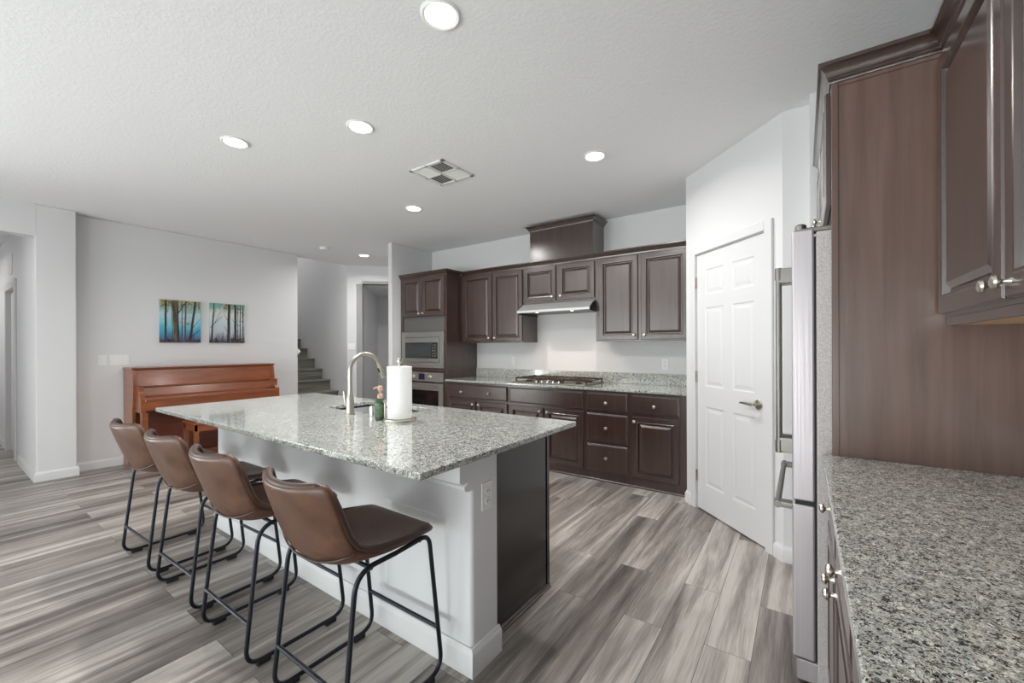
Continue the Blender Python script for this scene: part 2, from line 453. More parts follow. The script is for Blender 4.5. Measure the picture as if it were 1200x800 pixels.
# diagonal wall right of the stairs with a cased opening
def dwall(mb, a, b, z0, z1, th):   # wall from a to b, thickness to the left of travel
    a = Vector(a); b = Vector(b); d = (b - a).normalized(); n = Vector((-d.y, d.x)) * th
    mb.prism([(a.x, a.y), (b.x, b.y), (b.x + n.x, b.y + n.y), (a.x + n.x, a.y + n.y)], z0, z1)
    return mb
q = 0.7071
P0 = (-6.50, 4.28); J0 = (-6.32, 4.46); J1 = (-5.55, 5.23); E1 = (-4.60, 6.18)
dw = MB()
dwall(dw, P0, J0, 0, CZ, 0.12); dwall(dw, J0, J1, HZ, CZ, 0.12); dwall(dw, J1, E1, 0, CZ, 0.12)
struct('wall_stair_hall', dw, M['wall'])
bh = MB()
k0 = (-7.62, 5.76)
dwall(bh, (k0[0], k0[1]), J0, 0, HZ, -0.10)
dwall(bh, k0, (-6.4, 6.98), 0, CZ, 0.10)
dwall(bh, J1, (-6.45, 6.13), 0, CZ, -0.1)
struct('wall_back_hall', bh, M['wall'])
struct('ceiling_back_hall', MB().prism([J0, J1, (-6.4, 6.98), k0], HZ, HZ + 0.05), M['wall'])
# pantry: return, diagonal with the door, short stub, refrigerator alcove
PA = Vector((-0.81, 3.74)); PBp = Vector((-0.10, 3.03)); pd = (PBp - PA).normalized(); plen = (PBp - PA).length
DL, DR, DH = 0.145, 0.868, 2.05
pw = MB()
def pseg(a, b, z0, z1):
    A = PA + pd * a; B = PA + pd * b; dwall(pw, A, B, z0, z1, 0.11)
pseg(0, DL - 0.02, 0, CZ); pseg(DR + 0.02, plen, 0, CZ); pseg(DL - 0.02, DR + 0.02, DH + 0.02, CZ)
pw.box(-0.81, -0.70, 3.74, BW + 0.02, 0, CZ)
pw.box(-0.10, 0.045, 3.03, 3.14, 0, CZ)
pw.box(0.035, RX, 2.90, 3.14, 0, CZ)
struct('wall_pantry', pw, M['wall'])
struct('wall_right', MB().box(RX, RX + T, REAR_Y, 3.14, 0, CZ), M['wall'])
struct('wall_far_closure', MB().box(-10.4, RX + T, 7.6, 7.72, 0, CZ), M['wall'])
# rear wall with two glazed openings
rw = MB(); Y0, Y1 = REAR_Y - T, REAR_Y
WX = [(-5.25, -2.85), (-2.2, 0.2)]; WZ = (0.12, 2.25)
rw.box(-10.4, WX[0][0], Y0, Y1, 0, CZ); rw.box(WX[0][1], WX[1][0], Y0, Y1, 0, CZ); rw.box(WX[1][1], RX + T, Y0, Y1, 0, CZ)
for a, b in WX: rw.box(a, b, Y0, Y1, 0, WZ[0]); rw.box(a, b, Y0, Y1, WZ[1], CZ)
struct('wall_rear', rw, M['wall'])
for i, (a, b) in enumerate(WX):
    f = MB(); m_ = (a + b) / 2
    f.box(a, b, Y0 + .03, Y1 - .03, WZ[0], WZ[0] + .06); f.box(a, b, Y0 + .03, Y1 - .03, WZ[1] - .06, WZ[1])
    f.box(a, a + .06, Y0 + .03, Y1 - .03, WZ[0], WZ[1]); f.box(b - .06, b, Y0 + .03, Y1 - .03, WZ[0], WZ[1]); f.box(m_ - .03, m_ + .03, Y0 + .03, Y1 - .03, WZ[0], WZ[1])
    wo = struct('window_%d' % (i + 1), f, M['trim'])
    g = MB().box(a + .06, b - .06, Y0 + .055, Y0 + .061, WZ[0] + .06, WZ[1] - .06).build('pane', M['pane'], wo)

f = MB(); xa, xb = NX - .10, NX - .04
f.box(xa, xb, -3.05, -1.15, .12, .18); f.box(xa, xb, -3.05, -1.15, 2.19, 2.25); f.box(xa, xb, -3.05, -2.99, .12, 2.25); f.box(xa, xb, -1.21, -1.15, .12, 2.25); f.box(xa, xb, -2.13, -2.07, .12, 2.25)
wo = struct('window_3', f, M['trim']); MB().box(NX - .075, NX - .069, -2.99, -1.21, .18, 2.19).build('pane', M['pane'], wo)  # unseen window, added to let fill light in from the left
# baseboards
BB = [(0, 0), (0.015, 0), (0.015, 0.072), (0.011, 0.082), (0.007, 0.088), (0.005, 0.095), (0, 0.095)]
struct('baseboard_left', MB().sweep([(LX, 3.32), (LX, 0.946)][::-1], BB), M['trim'])
struct('baseboard_left_near', MB().sweep([(NX - 1.2, OPY), (NX, OPY), (NX, 0.945), (LX, 0.945)], BB), M['trim'])
struct('baseboard_hallway', MB().sweep([(-10.1, OPY), (-8.54, OPY)], BB), M['trim'])
pq = lambda a: tuple(PA + pd * a)
struct('baseboard_pantry_left', MB().sweep([(-0.81, 3.81), (-0.81, 3.74), pq(DL - 0.07)], BB), M['trim'])
struct('baseboard_pantry_right', MB().sweep([pq(DR + 0.07), (-0.10, 3.03), (0.03, 3.03)], BB), M['trim'])
struct('baseboard_stair_hall', MB().sweep([P0, J0, k0][:2], BB), M['trim'])
struct('baseboard_oven_side', MB().sweep([(-4.655, 7.0), (-4.655, 3.69), (-4.575, 3.69), (-4.575, 3.84)], BB), M['trim'])

# hallway door and its casing
hd = MB(); hd.box(-8.44, -7.62, OPY + 0.03, OPY + 0.07, 0.01, 2.04, 0.002)
d3 = struct('door_2', hd, M['trim'])
cs = MB(); cs.box(-8.53, -8.44, OPY - 0.02, OPY, 0, 2.14, 0.004); cs.box(-7.62, -7.53, OPY - 0.02, OPY, 0, 2.14, 0.004); cs.box(-8.44, -7.62, OPY - 0.02, OPY, 2.05, 2.14, 0.004)
struct('trim_1', cs, M['trim'])

# pantry door (local frame: x along the wall, front faces the kitchen)
prot = math.atan2(pd.y, pd.x)
def pframe(name, kind=None):
    o = bpy.data.objects.new(name, None); COL.objects.link(o); o.location = (PA.x, PA.y, 0); o.rotation_euler = (0, 0, prot)
    if kind: o['kind'] = kind
    return o
casing = MB()
CP = [(0, 0), (0.060, 0), (0.060, 0.012), (0.045, 0.018), (0.012, 0.014), (0, 0.010)]   # width, thickness
def board(mb, x0, x1, z0, z1, y0, y1, bev=0.003): mb.box(x0, x1, y0, y1, z0, z1, bev)
board(casing, DL - 0.068, DL - 0.006, 0, DH + 0.07, -0.018, 0); board(casing, DR + 0.006, DR + 0.068, 0, DH + 0.07, -0.018, 0)
board(casing, DL - 0.006, DR + 0.006, DH + 0.008, DH + 0.07, -0.018, 0)
casing.box(DL - 0.02, DL - 0.003, 0, 0.11, 0, DH + 0.02); casing.box(DR + 0.003, DR + 0.02, 0, 0.11, 0, DH + 0.02); casing.box(DL - 0.02, DR + 0.02, 0, 0.11, DH + 0.003, DH + 0.02)
casing.box(DL - 0.02, DR + 0.02, 0.10, 0.115, 0, DH)
pc = casing.build('trim_2', M['trim']); pc.location = (PA.x, PA.y, 0); pc.rotation_euler = (0, 0, prot); pc['kind'] = 'structure'
def panel_door_mesh(x0, x1, z0, z1, yf, yb, xs, zs):
    """slab whose front is a grid of flat cells, with sunk and raised fields; xs, zs = (start, end) of the fields"""
    mb = MB(); X = [x0] + [v for p in xs for v in p] + [x1]; Z = [z0] + [v for p in zs for v in p] + [z1]
    for i in range(len(X) - 1):
        for j in range(len(Z) - 1):
            a, b, c_, d = X[i], X[i + 1], Z[j], Z[j + 1]
            if i % 2 == 1 and j % 2 == 1:
                mb.rings(a, b, c_, d, [(0, yf), (0.008, yf + 0.004), (0.020, yf + 0.0045), (0.042, yf + 0.001)], cap_back=False)
            else: mb.add([(a, yf, c_), (b, yf, c_), (b, yf, d), (a, yf, d)], [(0, 1, 2, 3)])
    v = [(x0, yf, z0), (x1, yf, z0), (x1, yf, z1), (x0, yf, z1), (x0, yb, z0), (x1, yb, z0), (x1, yb, z1), (x0, yb, z1)]
    mb.add(v, [(0, 4, 5, 1), (1, 5, 6, 2), (2, 6, 7, 3), (3, 7, 4, 0), (7, 6, 5, 4)])
    return mb
W_ = DR - DL; a1, a2 = DL + 0.10, DL + W_ / 2 - 0.045; b1, b2 = DL + W_ / 2 + 0.045, DR - 0.10
pdm = panel_door_mesh(DL, DR, 0.012, DH, 0.004, 0.039, [(a1, a2), (b1, b2)], [(0.22, 0.84), (1.0, 1.62), (1.72, 1.92)])
pdoor = pdm.build('door_1', M['trim'], recalc=True, smooth=False); pdoor.location = (PA.x, PA.y, 0); pdoor.rotation_euler = (0, 0, prot); pdoor['kind'] = 'structure'
hx = DR - 0.065
h = MB(); h.lathe([(0.032, 0), (0.032, 0.006), (0.024, 0.010), (0.010, 0.012), (0.010, 0.045)], (hx, 0.004, 0.93), (0, -1, 0), 28)
h.tube([(hx, -0.041, 0.93), (hx - 0.03, -0.046, 0.93), (hx - 0.075, -0.046, 0.932), (hx - 0.115, -0.044, 0.93)], [0.011, 0.0095, 0.009, 0.006], 12)
h.build('door_handle', M['nickel'], pdoor)
for z in (0.27, 1.07, 1.83):
    hg = MB().box(DL - 0.012, DL + 0.004, -0.004, 0.004, z - 0.045, z + 0.045, 0.001)
    hg.tube([(DL - 0.004, -0.008, z - 0.045), (DL - 0.004, -0.008, z + 0.045)], 0.005, 8); hg.build('hinge', M['nickel'], pdoor)

# ================================================================== cabinets
def knob_mb(x, z, y=-0.02):
    return MB().lathe([(0.008, 0), (0.0055, 0.004), (0.005, 0.012), (0.008, 0.016), (0.0145, 0.019), (0.0155, 0.023), (0.013, 0.028), (0.006, 0.031)], (x, y, z), (0, -1, 0), 16)
def add_door(par, x0, x1, z0, z1, knob=None, m=None, frame=0.058):
    m = m or M['cab']
    d = MB().rings(x0, x1, z0, z1, [(0, 0), (0, -0.015), (0.004, -0.020), (frame - 0.014, -0.020), (frame - 0.011, -0.0225), (frame - 0.006, -0.0215), (frame - 0.002, -0.012), (frame + 0.001, -0.004), (frame + 0.008, -0.004), (frame + 0.011, -0.010), (frame + 0.030, -0.0185)])
    o = d.build('door', m, par, smooth=False)
    if knob: knob_mb(*knob).build('knob', M['knob'], o)
    return o
def add_drawer(par, x0, x1, z0, z1, knobs=(), name='drawer', m=None):
    d = MB().rings(x0, x1, z0, z1, [(0, 0), (0, -0.012), (0.005, -0.0155), (0.010, -0.0165), (0.014, -0.020)])
    o = d.build(name, m or M['cab'], par, smooth=False)
    for k in knobs: knob_mb(*k).build('knob', M['knob'], o)
    return o
def carcass(par, w_, d, z0, z1, toe=False, m=None, under=None):
    mb = MB()
    if toe:
        mb.box(0, w_, 0, d, 0.10, z1); mb.box(0, w_, 0.06, d, 0, 0.10)
    else: mb.box(0, w_, 0, d, z0, z1, 0.001)
    return mb.build('carcass', m or M['cab'], par, smooth=False)
CROWN = [(0, 0), (0.006, 0), (0.008, 0.009), (0.014, 0.012), (0.016, 0.016), (0.020, 0.026), (0.030, 0.037), (0.036, 0.042), (0.042, 0.044), (0.042, 0.056), (0, 0.056)]

BF = 3.84    # box front of the base run (doors stand 2 cm proud)
D = BW - BF - 0.002
SHOE = [(0, 0), (0.014, 0), (0.013, 0.008), (0.008, 0.016), (0, 0.018)]
# A: left of cooktop
def base(x0, x1, label):
    t = thing('base_cabinet', label, 'cabinet', (x0, BF, 0)); w_ = x1 - x0
    carcass(t, w_, D, 0, 0.886); MB().sweep([(0, 0), (w_, 0)], SHOE).build('shoe_molding', M['cab'], t)
    return t, w_
g_b = None
t, w_ = base(-3.70, -2.735, 'dark wood base cabinet against the oven tower, wide drawer with two knobs')
add_drawer(t, 0.045, w_ - 0.015, 0.695, 0.862, [(0.27, 0.77), (w_ - 0.27, 0.77)])
m_ = (0.045 + w_ - 0.015) / 2
add_door(t, 0.045, m_ - 0.012, 0.095, 0.665, (m_ - 0.045, 0.63)); add_door(t, m_ + 0.012, w_ - 0.015, 0.095, 0.665, (m_ + 0.045, 0.63))
t, w_ = base(-2.735, -1.79, 'dark wood base cabinet under the gas cooktop, knobless panel over two doors')
add_drawer(t, 0.02, w_ - 0.022, 0.695, 0.862, (), 'false_drawer_front')
m_ = w_ / 2
add_door(t, 0.02, m_ - 0.014, 0.095, 0.665, (m_ - 0.045, 0.625)); add_door(t, m_ + 0.014, w_ - 0.022, 0.095, 0.665, (m_ + 0.045, 0.625))
t, w_ = base(-1.79, -1.335, 'narrow dark wood base cabinet with a stack of three drawers')
add_drawer(t, 0.02, w_ - 0.02, 0.695, 0.862, [(w_ / 2, 0.77)])
add_drawer(t, 0.02, w_ - 0.02, 0.385, 0.66, [(w_ / 2, 0.525)]); add_drawer(t, 0.02, w_ - 0.02, 0.095, 0.36, [(w_ / 2, 0.235)])
t, w_ = base(-1.335, -0.812, 'dark wood base cabinet beside the pantry wall, one drawer over one door')
add_drawer(t, 0.025, w_ - 0.08, 0.695, 0.862, [(0.232, 0.77)])
add_door(t, 0.025, w_ - 0.08, 0.095, 0.66, (0.05, 0.62))

# uppers along the back wall
UF = 4.13; UD = BW - UF - 0.002
def upper(x0, x1, z0, label, z1=2.262):
    t = thing('upper_cabinet', label, 'cabinet', (x0, UF, 0)); w_ = x1 - x0
    carcass(t, w_, UD, z0, z1)
    MB().sweep([(0, 0), (w_, 0)], CROWN, z1 - 0.012).build('crown_molding', M['cab'], t, angle=50)
    return t, w_
t, w_ = upper(-3.70, -2.72, 1.37, 'two-door dark wall cabinet between the oven tower and the range hood')
add_door(t, 0.04, 0.51, 1.385, 2.235, (0.475, 1.43)); add_door(t, 0.525, w_ - 0.012, 1.385, 2.235, (0.565, 1.43))
t, w_ = upper(-2.72, -1.80, 1.815, 'short two-door dark wall cabinet directly above the range hood')
add_door(t, 0.015, 0.44, 1.84, 2.235, (0.405, 1.885)); add_door(t, 0.475, w_ - 0.012, 1.84, 2.235, (0.51, 1.885))
t, w_ = upper(-1.80, -0.812, 1.37, 'two-door dark wall cabinet between the range hood and the pantry wall')
add_door(t, 0.035, 0.450, 1.385, 2.235, (0.415, 1.43)); add_door(t, 0.485, w_ - 0.065, 1.385, 2.235, (0.52, 1.43))
# light rail under the two tall ones is the white strip of bare wall: none
t = thing('hood_chimney_box', 'plain dark wood box reaching the ceiling above the wall cabinets', 'cabinet', (-2.625, 4.13, 2.316))
cb_ = MB().box(0, 0.79, 0, 0.305, 0, 0.37, 0.001); cb_.box(-0.002, 0.018, -0.003, 0.02, 0, 0.37); cb_.box(0.772, 0.792, -0.003, 0.02, 0, 0.37); cb_.build('body', M['cab'], t, smooth=False)
MB().sweep([(0, 0.305), (0, 0), (0.79, 0), (0.79, 0.305)], CROWN, 0.345).build('crown_molding', M['cab'], t, angle=50)

# oven tower
TX0, TX1 = -4.57, -3.70
t = thing('oven_tower_cabinet', 'tall dark wood cabinet tower holding the microwave and the wall oven', 'cabinet', (TX0, BF, 0))
w_ = TX1 - TX0
mb = MB()
mb.box(0, 0.05, 0, D, 0, 2.262); mb.box(w_ - 0.045, w_, 0, D, 0, 2.262)
mb.box(0.05, w_ - 0.045, 0, D, 1.73, 2.262); mb.box(0.05, w_ - 0.045, 0, D, 1.00, 1.04); mb.box(0.05, w_ - 0.045, 0, D, 0, 0.34)
mb.box(0.05, w_ - 0.045, 0.30, 0.34, 1.04, 1.73)
mb.build('carcass', M['cab'], t, smooth=False)
add_door(t, 0.045, 0.425, 1.725, 2.235, (0.395, 1.765)); add_door(t, 0.44, w_ - 0.03, 1.725, 2.235, (0.47, 1.765))
add_drawer(t, 0.045, w_ - 0.03, 0.12, 0.33, [(0.43, 0.225)])
MB().box(0.05, w_ - 0.045, 0.012, 0.02, 1.52, 1.735).build('filler_panel', M['filler'], t)
MB().sweep([(0, 0), (w_, 0), (w_, 0.245)], CROWN, 2.25).build('crown_molding', M['cab'], t, angle=50)
# microwave
mw = thing('microwave', 'built-in stainless microwave with trim frame in the oven tower', 'microwave', (TX0 + 0.05, BF, 1.045))
W2 = w_ - 0.095; H2 = 0.475
mb = MB().rings(-0.012, W2 + 0.006, 0, H2, [(0, 0), (0, -0.018), (0.004, -0.022), (0.070, -0.022), (0.074, -0.014)])
mb.box(0.03, W2 - 0.03, -0.0235, -0.02, H2 - 0.045, H2 - 0.035); mb.box(0.03, W2 - 0.03, -0.0235, -0.02, 0.035, 0.045)
mb.build('trim_frame', M['steel_warm'], mw, smooth=False)
MB().box(0.062, W2 - 0.068, -0.030, 0.30, 0.075, H2 - 0.075, 0.003).build('door', M['steel_warm'], mw)
MB().box(0.075, W2 - 0.085, -0.034, -0.028, 0.125, 0.335, 0.002).build('window', M['grey_glass'], mw)
cpn = MB().box(W2 - 0.20, W2 - 0.09, -0.0365, -0.033, 0.13, 0.33, 0.001).build('control_panel', M['black_glass'], mw)
kb = MB()
for i in range(5):
    for j in range(2): MB().lathe([(0.009, 0), (0.009, 0.002)], (W2 - 0.165 + j * 0.04, -0.0365, 0.155 + i * 0.036), (0, -1, 0), 12).build('button', M['nickel'], cpn)
# wall oven
ov = thing('built_in_oven', 'stainless wall oven below the microwave', 'oven', (TX0 + 0.05, BF, 0.345))
mb = MB().box(-0.012, W2 + 0.006, -0.024, 0.45, 0.52, 0.645, 0.003); mb.build('control_panel', M['steel_warm'], ov)
MB().box(W2 / 2 - 0.055, W2 / 2 + 0.055, -0.028, -0.022, 0.545, 0.625, 0.001).build('display', M['display'], ov)
for dx in (-0.155, 0.155):
    MB().lathe([(0.028, 0), (0.028, 0.004), (0.021, 0.006), (0.019, 0.026), (0.015, 0.029)], (W2 / 2 + dx, -0.024, 0.585), (0, -1, 0), 24).build('knob', M['knob'], ov)
dr = MB().box(-0.012, W2 + 0.006, -0.03, 0.02, 0.01, 0.505, 0.004).build('door', M['steel_warm'], ov)
MB().box(0.075, W2 - 0.075, -0.0325, -0.028, 0.09, 0.41, 0.001).build('window', M['black_glass'], dr)
hb = MB().tube([(0.06, -0.075, 0.462), (W2 - 0.06, -0.075, 0.462)], 0.012, 14)
for x in (0.08, W2 - 0.08): hb.tube([(x, -0.03, 0.462), (x, -0.075, 0.462)], 0.008, 10)
hb.build('handle', M['steel_warm'], dr)

# range hood
hd_ = thing('range_hood', 'slim stainless under-cabinet range hood over the cooktop', 'range hood', (-2.719, BW, 1.69))
W3 = 0.917
prof = [(-0.002, 0.122), (-0.325, 0.122), (-0.455, 0.045), (-0.462, 0.040), (-0.462, 0.016), (-0.455, 0.012), (-0.44, 0.012), (-0.44, 0.026), (-0.002, 0.026)]
MB().prism(prof, 0.006, W3 - 0.006, 'x').build('body', M['hood'], hd_, smooth=False)
for x0_, x1_ in ((0, 0.006), (W3 - 0.006, W3)):
    MB().prism([(-0.30, 0.12), (-0.38, 0.098), (-0.458, 0.042), (-0.458, 0.012), (-0.40, 0.0), (-0.002, 0.0), (-0.002, 0.12)], x0_, x1_, 'x').build('end_cap', M['black_plastic'], hd_, smooth=False)
MB().box(0.05, W3 - 0.05, -0.40, -0.05, 0.016, 0.026).build('filter', M['steel'], hd_)
for x in (0.24, 0.68):
    b_ = MB().lathe([(0.028, 0), (0.026, -0.008), (0.012, -0.012)], (x, -0.40, 0.026), (0, 0, 1), 20).build('lamp', M['bulb'], hd_)
    l = bpy.data.lights.new('hood_lamp', 'SPOT'); l.energy = 7; l.color = (1.0, 0.74, 0.50); l.spot_size = math.radians(115); l.spot_blend = 0.8; l.shadow_soft_size = 0.03
    lo = bpy.data.objects.new('hood_lamp_light', l); COL.objects.link(lo); lo.parent = hd_; lo.location = (x, -0.37, 0.005)

# back countertop with backsplash
ct = thing('kitchen_countertop', 'speckled granite countertop along the back wall holding the cooktop', 'countertop', (-3.697, 3.80, 0.888))
L = 3.697 - 0.814
MB().box(0, L, 0, BW - 3.80 - 0.001, 0, 0.026, 0.004, 2).build('slab', M['granite'], ct)
MB().box(0, L, BW - 3.80 - 0.022, BW - 3.80 - 0.001, 0.026, 0.143, 0.002).build('backsplash', M['granite'], ct)

# cooktop
ck = thing('gas_cooktop', 'five-burner gas cooktop with black grates set in the back counter', 'cooktop', (-2.26, 4.13, 0.914))
MB().box(-0.45, 0.45, -0.26, 0.24, 0, 0.010, 0.004, 2).build('tray', M['steel'], ck)
burn = [(-0.31, -0.11, .035), (-0.31, 0.12, .028), (0, 0.02, .05), (0.31, -0.11, .028), (0.31, 0.12, .035)]
for x, y, r in burn:
    MB().lathe([(r + .012, 0.010), (r + .012, 0.016), (r, 0.018), (r, 0.026), (r - .008, 0.030)], (x, y, 0), (0, 0, 1), 24).build('burner', M['iron'], ck)
for gx0, gx1 in ((-0.445, -0.155), (-0.148, 0.148), (0.155, 0.445)):
    g = MB(); zt = 0.055
    for y in (-0.20, 0.0, 0.21): g.box(gx0, gx1, y - .006, y + .006, zt - .012, zt, 0.002)
    for x in (gx0, gx1): g.box(x - .006, x + .006, -0.20, 0.21, zt - .012, zt, 0.002)
    n = 7
    for i in range(n):
        x = gx0 + (gx1 - gx0) * (i + 0.5) / n; g.box(x - .005, x + .005, -0.215, -0.15, zt - .012, zt + .006, 0.002); g.box(x - .005, x + .005, 0.13, 0.21, zt - .012, zt + .004, 0.002)
    for x in (gx0 + .01, gx1 - .01):
        for y in (-0.195, 0.205): g.box(x - .006, x + .006, y - .006, y + .006, 0.008, zt - .01)
    g.build('grate', M['iron'], ck, smooth=False)
for i in range(5):
    MB().lathe([(0.018, 0.010), (0.018, 0.014), (0.015, 0.016), (0.013, 0.034), (0.010, 0.037)], (-0.14 + i * 0.07, -0.236, 0), (0, 0, 1), 18).build('control_knob', M['chrome'], ck)

# ================================================================== right-hand run (fronts face the kitchen, -x)
RR = -PI / 2
FX = 0.088
# refrigerator surround: side panel, cabinet above
t = thing('refrigerator_surround', 'tall dark wood side panel and cabinet boxed around the refrigerator', 'cabinet', (FX, 2.898, 0), RR)
# local x runs towards the camera (world -y), local y into the wall (world +x)
UX0 = 0.382; LW = 2.898 - 1.93; DD = RX - FX - 0.002
sp_ = MB().box(LW - 0.022, LW, 0, DD, 0.0, 2.29, 0.001); sp_.box(LW, LW + 0.005, -0.001, 0.020, 0, 2.285, 0.0015); sp_.box(LW, LW + 0.004, 0.020, UX0 - FX, 2.262, 2.276, 0.001)
sp_.build('side_panel', M['cab_panel'], t, smooth=False)
MB().box(0, LW - 0.022, 0.004, DD, 1.825, 2.29).build('carcass', M['cab'], t, smooth=False)
add_door(t, 0.012, LW / 2 - 0.012, 1.845, 2.262, (LW / 2 - 0.045, 1.885)); add_door(t, LW / 2 + 0.0, LW - 0.03, 1.845, 2.262, (LW / 2 + 0.04, 1.885))
CR2 = [(0, 0), (0.005, 0), (0.007, 0.008), (0.011, 0.011), (0.011, 0.017), (0.015, 0.020), (0.019, 0.032), (0.028, 0.046), (0.035, 0.052), (0.040, 0.054), (0.040, 0.068), (0, 0.068)]
UX = 0.382
MB().sweep([(0, 0), (LW + 0.003, 0), (LW + 0.003, UX - FX - 0.001)], CR2, 2.276).build('crown_molding', M['cab'], t, angle=50)
# wall cabinet over the right counter
def wallcab_right(y0, w_, label):
    t = thing('upper_cabinet', label, 'cabinet', (UX, y0, 0), RR)
    MB().box(0, w_, 0, RX - UX - 0.002, 1.405, 2.285, 0.001).build('carcass', M['cab'], t, smooth=False)
    MB().box(0.012, w_ - 0.012, 0.012, RX - UX - 0.004, 1.380, 1.405).build('underside', M['maple'], t)
    MB().box(0, w_, 0.001, 0.012, 1.379, 1.405, 0.001).build('light_rail', M['cab'], t, smooth=False)
    m_ = w_ / 2
    add_door(t, 0.008, m_ - 0.008, 1.418, 2.245, (m_ - 0.04, 1.452), frame=0.062); add_door(t, m_ + 0.008, w_ - 0.008, 1.418, 2.245, (m_ + 0.04, 1.452), frame=0.062)
    MB().sweep([(0, 0), (w_, 0)], CR2, 2.276).build('crown_molding', M['cab'], t, angle=50)
    return t
wallcab_right(1.9225, 1.10, 'large dark wall cabinet above the right counter with paired round knobs')
wallcab_right(0.8215, 1.10, 'dark wall cabinet over the counter nearer the windows')
# base cabinets of the right counter
RF = 0.092
yy = 1.9225
labs = ['dark base cabinet under the right counter, touching the refrigerator panel', 'second dark base cabinet along the right counter from the refrigerator',
        'third dark base cabinet along the right counter from the refrigerator', 'fourth dark base cabinet along the right counter from the refrigerator']
for i in range(4):
    t = thing('base_cabinet', labs[i], 'cabinet', (RF, yy, 0), RR); w_ = 0.46
    carcass(t, w_ - 0.001, RX - RF - 0.002, 0, 0.886, toe=True)
    add_drawer(t, 0.012, w_ - 0.012, 0.70, 0.855, [(w_ / 2, 0.785)])
    kx = w_ - 0.045 if i % 2 == 0 else 0.045
    add_door(t, 0.012, w_ - 0.012, 0.115, 0.68, (kx, 0.64)); yy -= 0.46
ct = thing('counter_slab', 'large speckled granite counter on the right beside the refrigerator', 'countertop', (0.057, 0.05, 0.888))
MB().box(0, RX - 0.057 - 0.001, 0, 1.876, 0, 0.026, 0.004, 2).build('slab', M['granite'], ct)
MB().box(RX - 0.057 - 0.022, RX - 0.057 - 0.001, 0, 1.876, 0.026, 0.128, 0.002).build('backsplash', M['granite'], ct)

# refrigerator
fr = thing('refrigerator', 'stainless french-door refrigerator seen edge-on beside the right counter', 'refrigerator', (-0.036, 2.87, 0), RR)
FW = 0.91
MB().box(0, FW, 0.078, 0.70, 0.03, 1.752, 0.006, 2).build('body', M['fridge_side'], fr)
MB().box(0.02, FW - 0.012, 0.070, 0.088, 0.10, 1.735).build('gasket', M['gap'], fr)
MB().box(0.002, FW - 0.002, 0.012, 0.09, 0.02, 0.10, 0.004).build('kick_plate', M['steel_v'], fr)
def fdoor(name, x0, x1, z0, z1): return MB().box(x0, x1, 0, 0.072, z0, z1, 0.008, 3).build(name, M['steel_v'], fr)
d1 = fdoor('door', 0, FW / 2 - 0.003, 0.715, 1.765); d2 = fdoor('door', FW / 2 + 0.003, FW, 0.715, 1.765); d3_ = fdoor('freezer_drawer', 0, FW, 0.105, 0.700)
def bar_handle(par, p0, p1, vert):
    p0 = Vector(p0); p1 = Vector(p1); d = (p1 - p0).normalized(); mb = MB()
    mb.tube([p0, p1], 0.0115, 16)
    for e, s_ in ((p0, 1), (p1, -1)):
        c_ = e + d * 0.035 * s_
        if vert: mb.box(c_.x - .011, c_.x + .011, -0.066, 0.0, min(e.z, e.z + .07 * s_), max(e.z, e.z + .07 * s_), 0.004, 2)
        else: mb.box(min(e.x, e.x + .05 * s_), max(e.x, e.x + .05 * s_), -0.060, 0.0, e.z - .012, e.z + .012, 0.004, 2)
        mb.tube([e - d * 0.002 * s_, e + d * 0.055 * s_], 0.0145, 16)
    mb.build('handle', M['steel'], par)
bar_handle(d1, (FW / 2 - 0.05, -0.060, 0.81), (FW / 2 - 0.05, -0.060, 1.685), True)
bar_handle(d2, (FW / 2 + 0.05, -0.060, 0.81), (FW / 2 + 0.05, -0.060, 1.685), True)
bar_handle(d3_, (0.09, -0.052, 0.662), (FW - 0.08, -0.052, 0.662), False)
for x in (0.03, FW - 0.03):
    hc = MB().lathe([(0.019, 0), (0.019, 0.022), (0.014, 0.028)], (x, 0.030, 1.762), (0, 0, 1), 18); hc.box(x - 0.022, x + 0.022, 0.03, 0.13, 1.752, 1.772, 0.004); hc.build('hinge_cap', M['frame_metal'] if False else M['steel'], fr)
MB().box(0.004, FW - 0.004, 0.01, 0.07, 0.700, 0.715).build('divider_strip', M['gap'], fr)

# ================================================================== island
IX0, IX1 = -3.58, -1.0
IY0, IY1 = 0.915, 2.03
isl = thing('kitchen_island', 'white and dark wood kitchen island base carrying the granite top', 'kitchen island', (-1.09, 1.27, 0))
ox, oy = -1.09, 1.27
def lo_(mb): mb.v = [(x - ox, y - oy, z) for x, y, z in mb.v]; return mb
WLX = -3.56
mb = MB(); mb.box(WLX, -1.09, 1.27, 1.45, 0, 0.887, 0.018, 3)
lo_(mb).build('pony_wall', M['white_gloss'], isl)
mb = MB().prism([(1.30, 0.887), (1.200, 0.887), (1.200, 0.790), (1.204, 0.782), (1.214, 0.778), (1.246, 0.777), (1.246, 0.772), (1.236, 0.770), (1.229, 0.764), (1.228, 0.757), (1.231, 0.749), (1.240, 0.743), (1.252, 0.741), (1.30, 0.741)], WLX - 0.0008, -1.0892, 'x')
lo_(mb).build('support_ledge', M['white_gloss'], isl)
BBI = [(0, 0), (0.017, 0), (0.017, 0.085), (0.013, 0.094), (0.009, 0.098), (0.006, 0.108), (0, 0.110)]
lo_(MB().sweep([(WLX, 1.45), (WLX, 1.27), (-1.09, 1.27), (-1.09, 1.45)], BBI)).build('baseboard', M['trim'], isl)
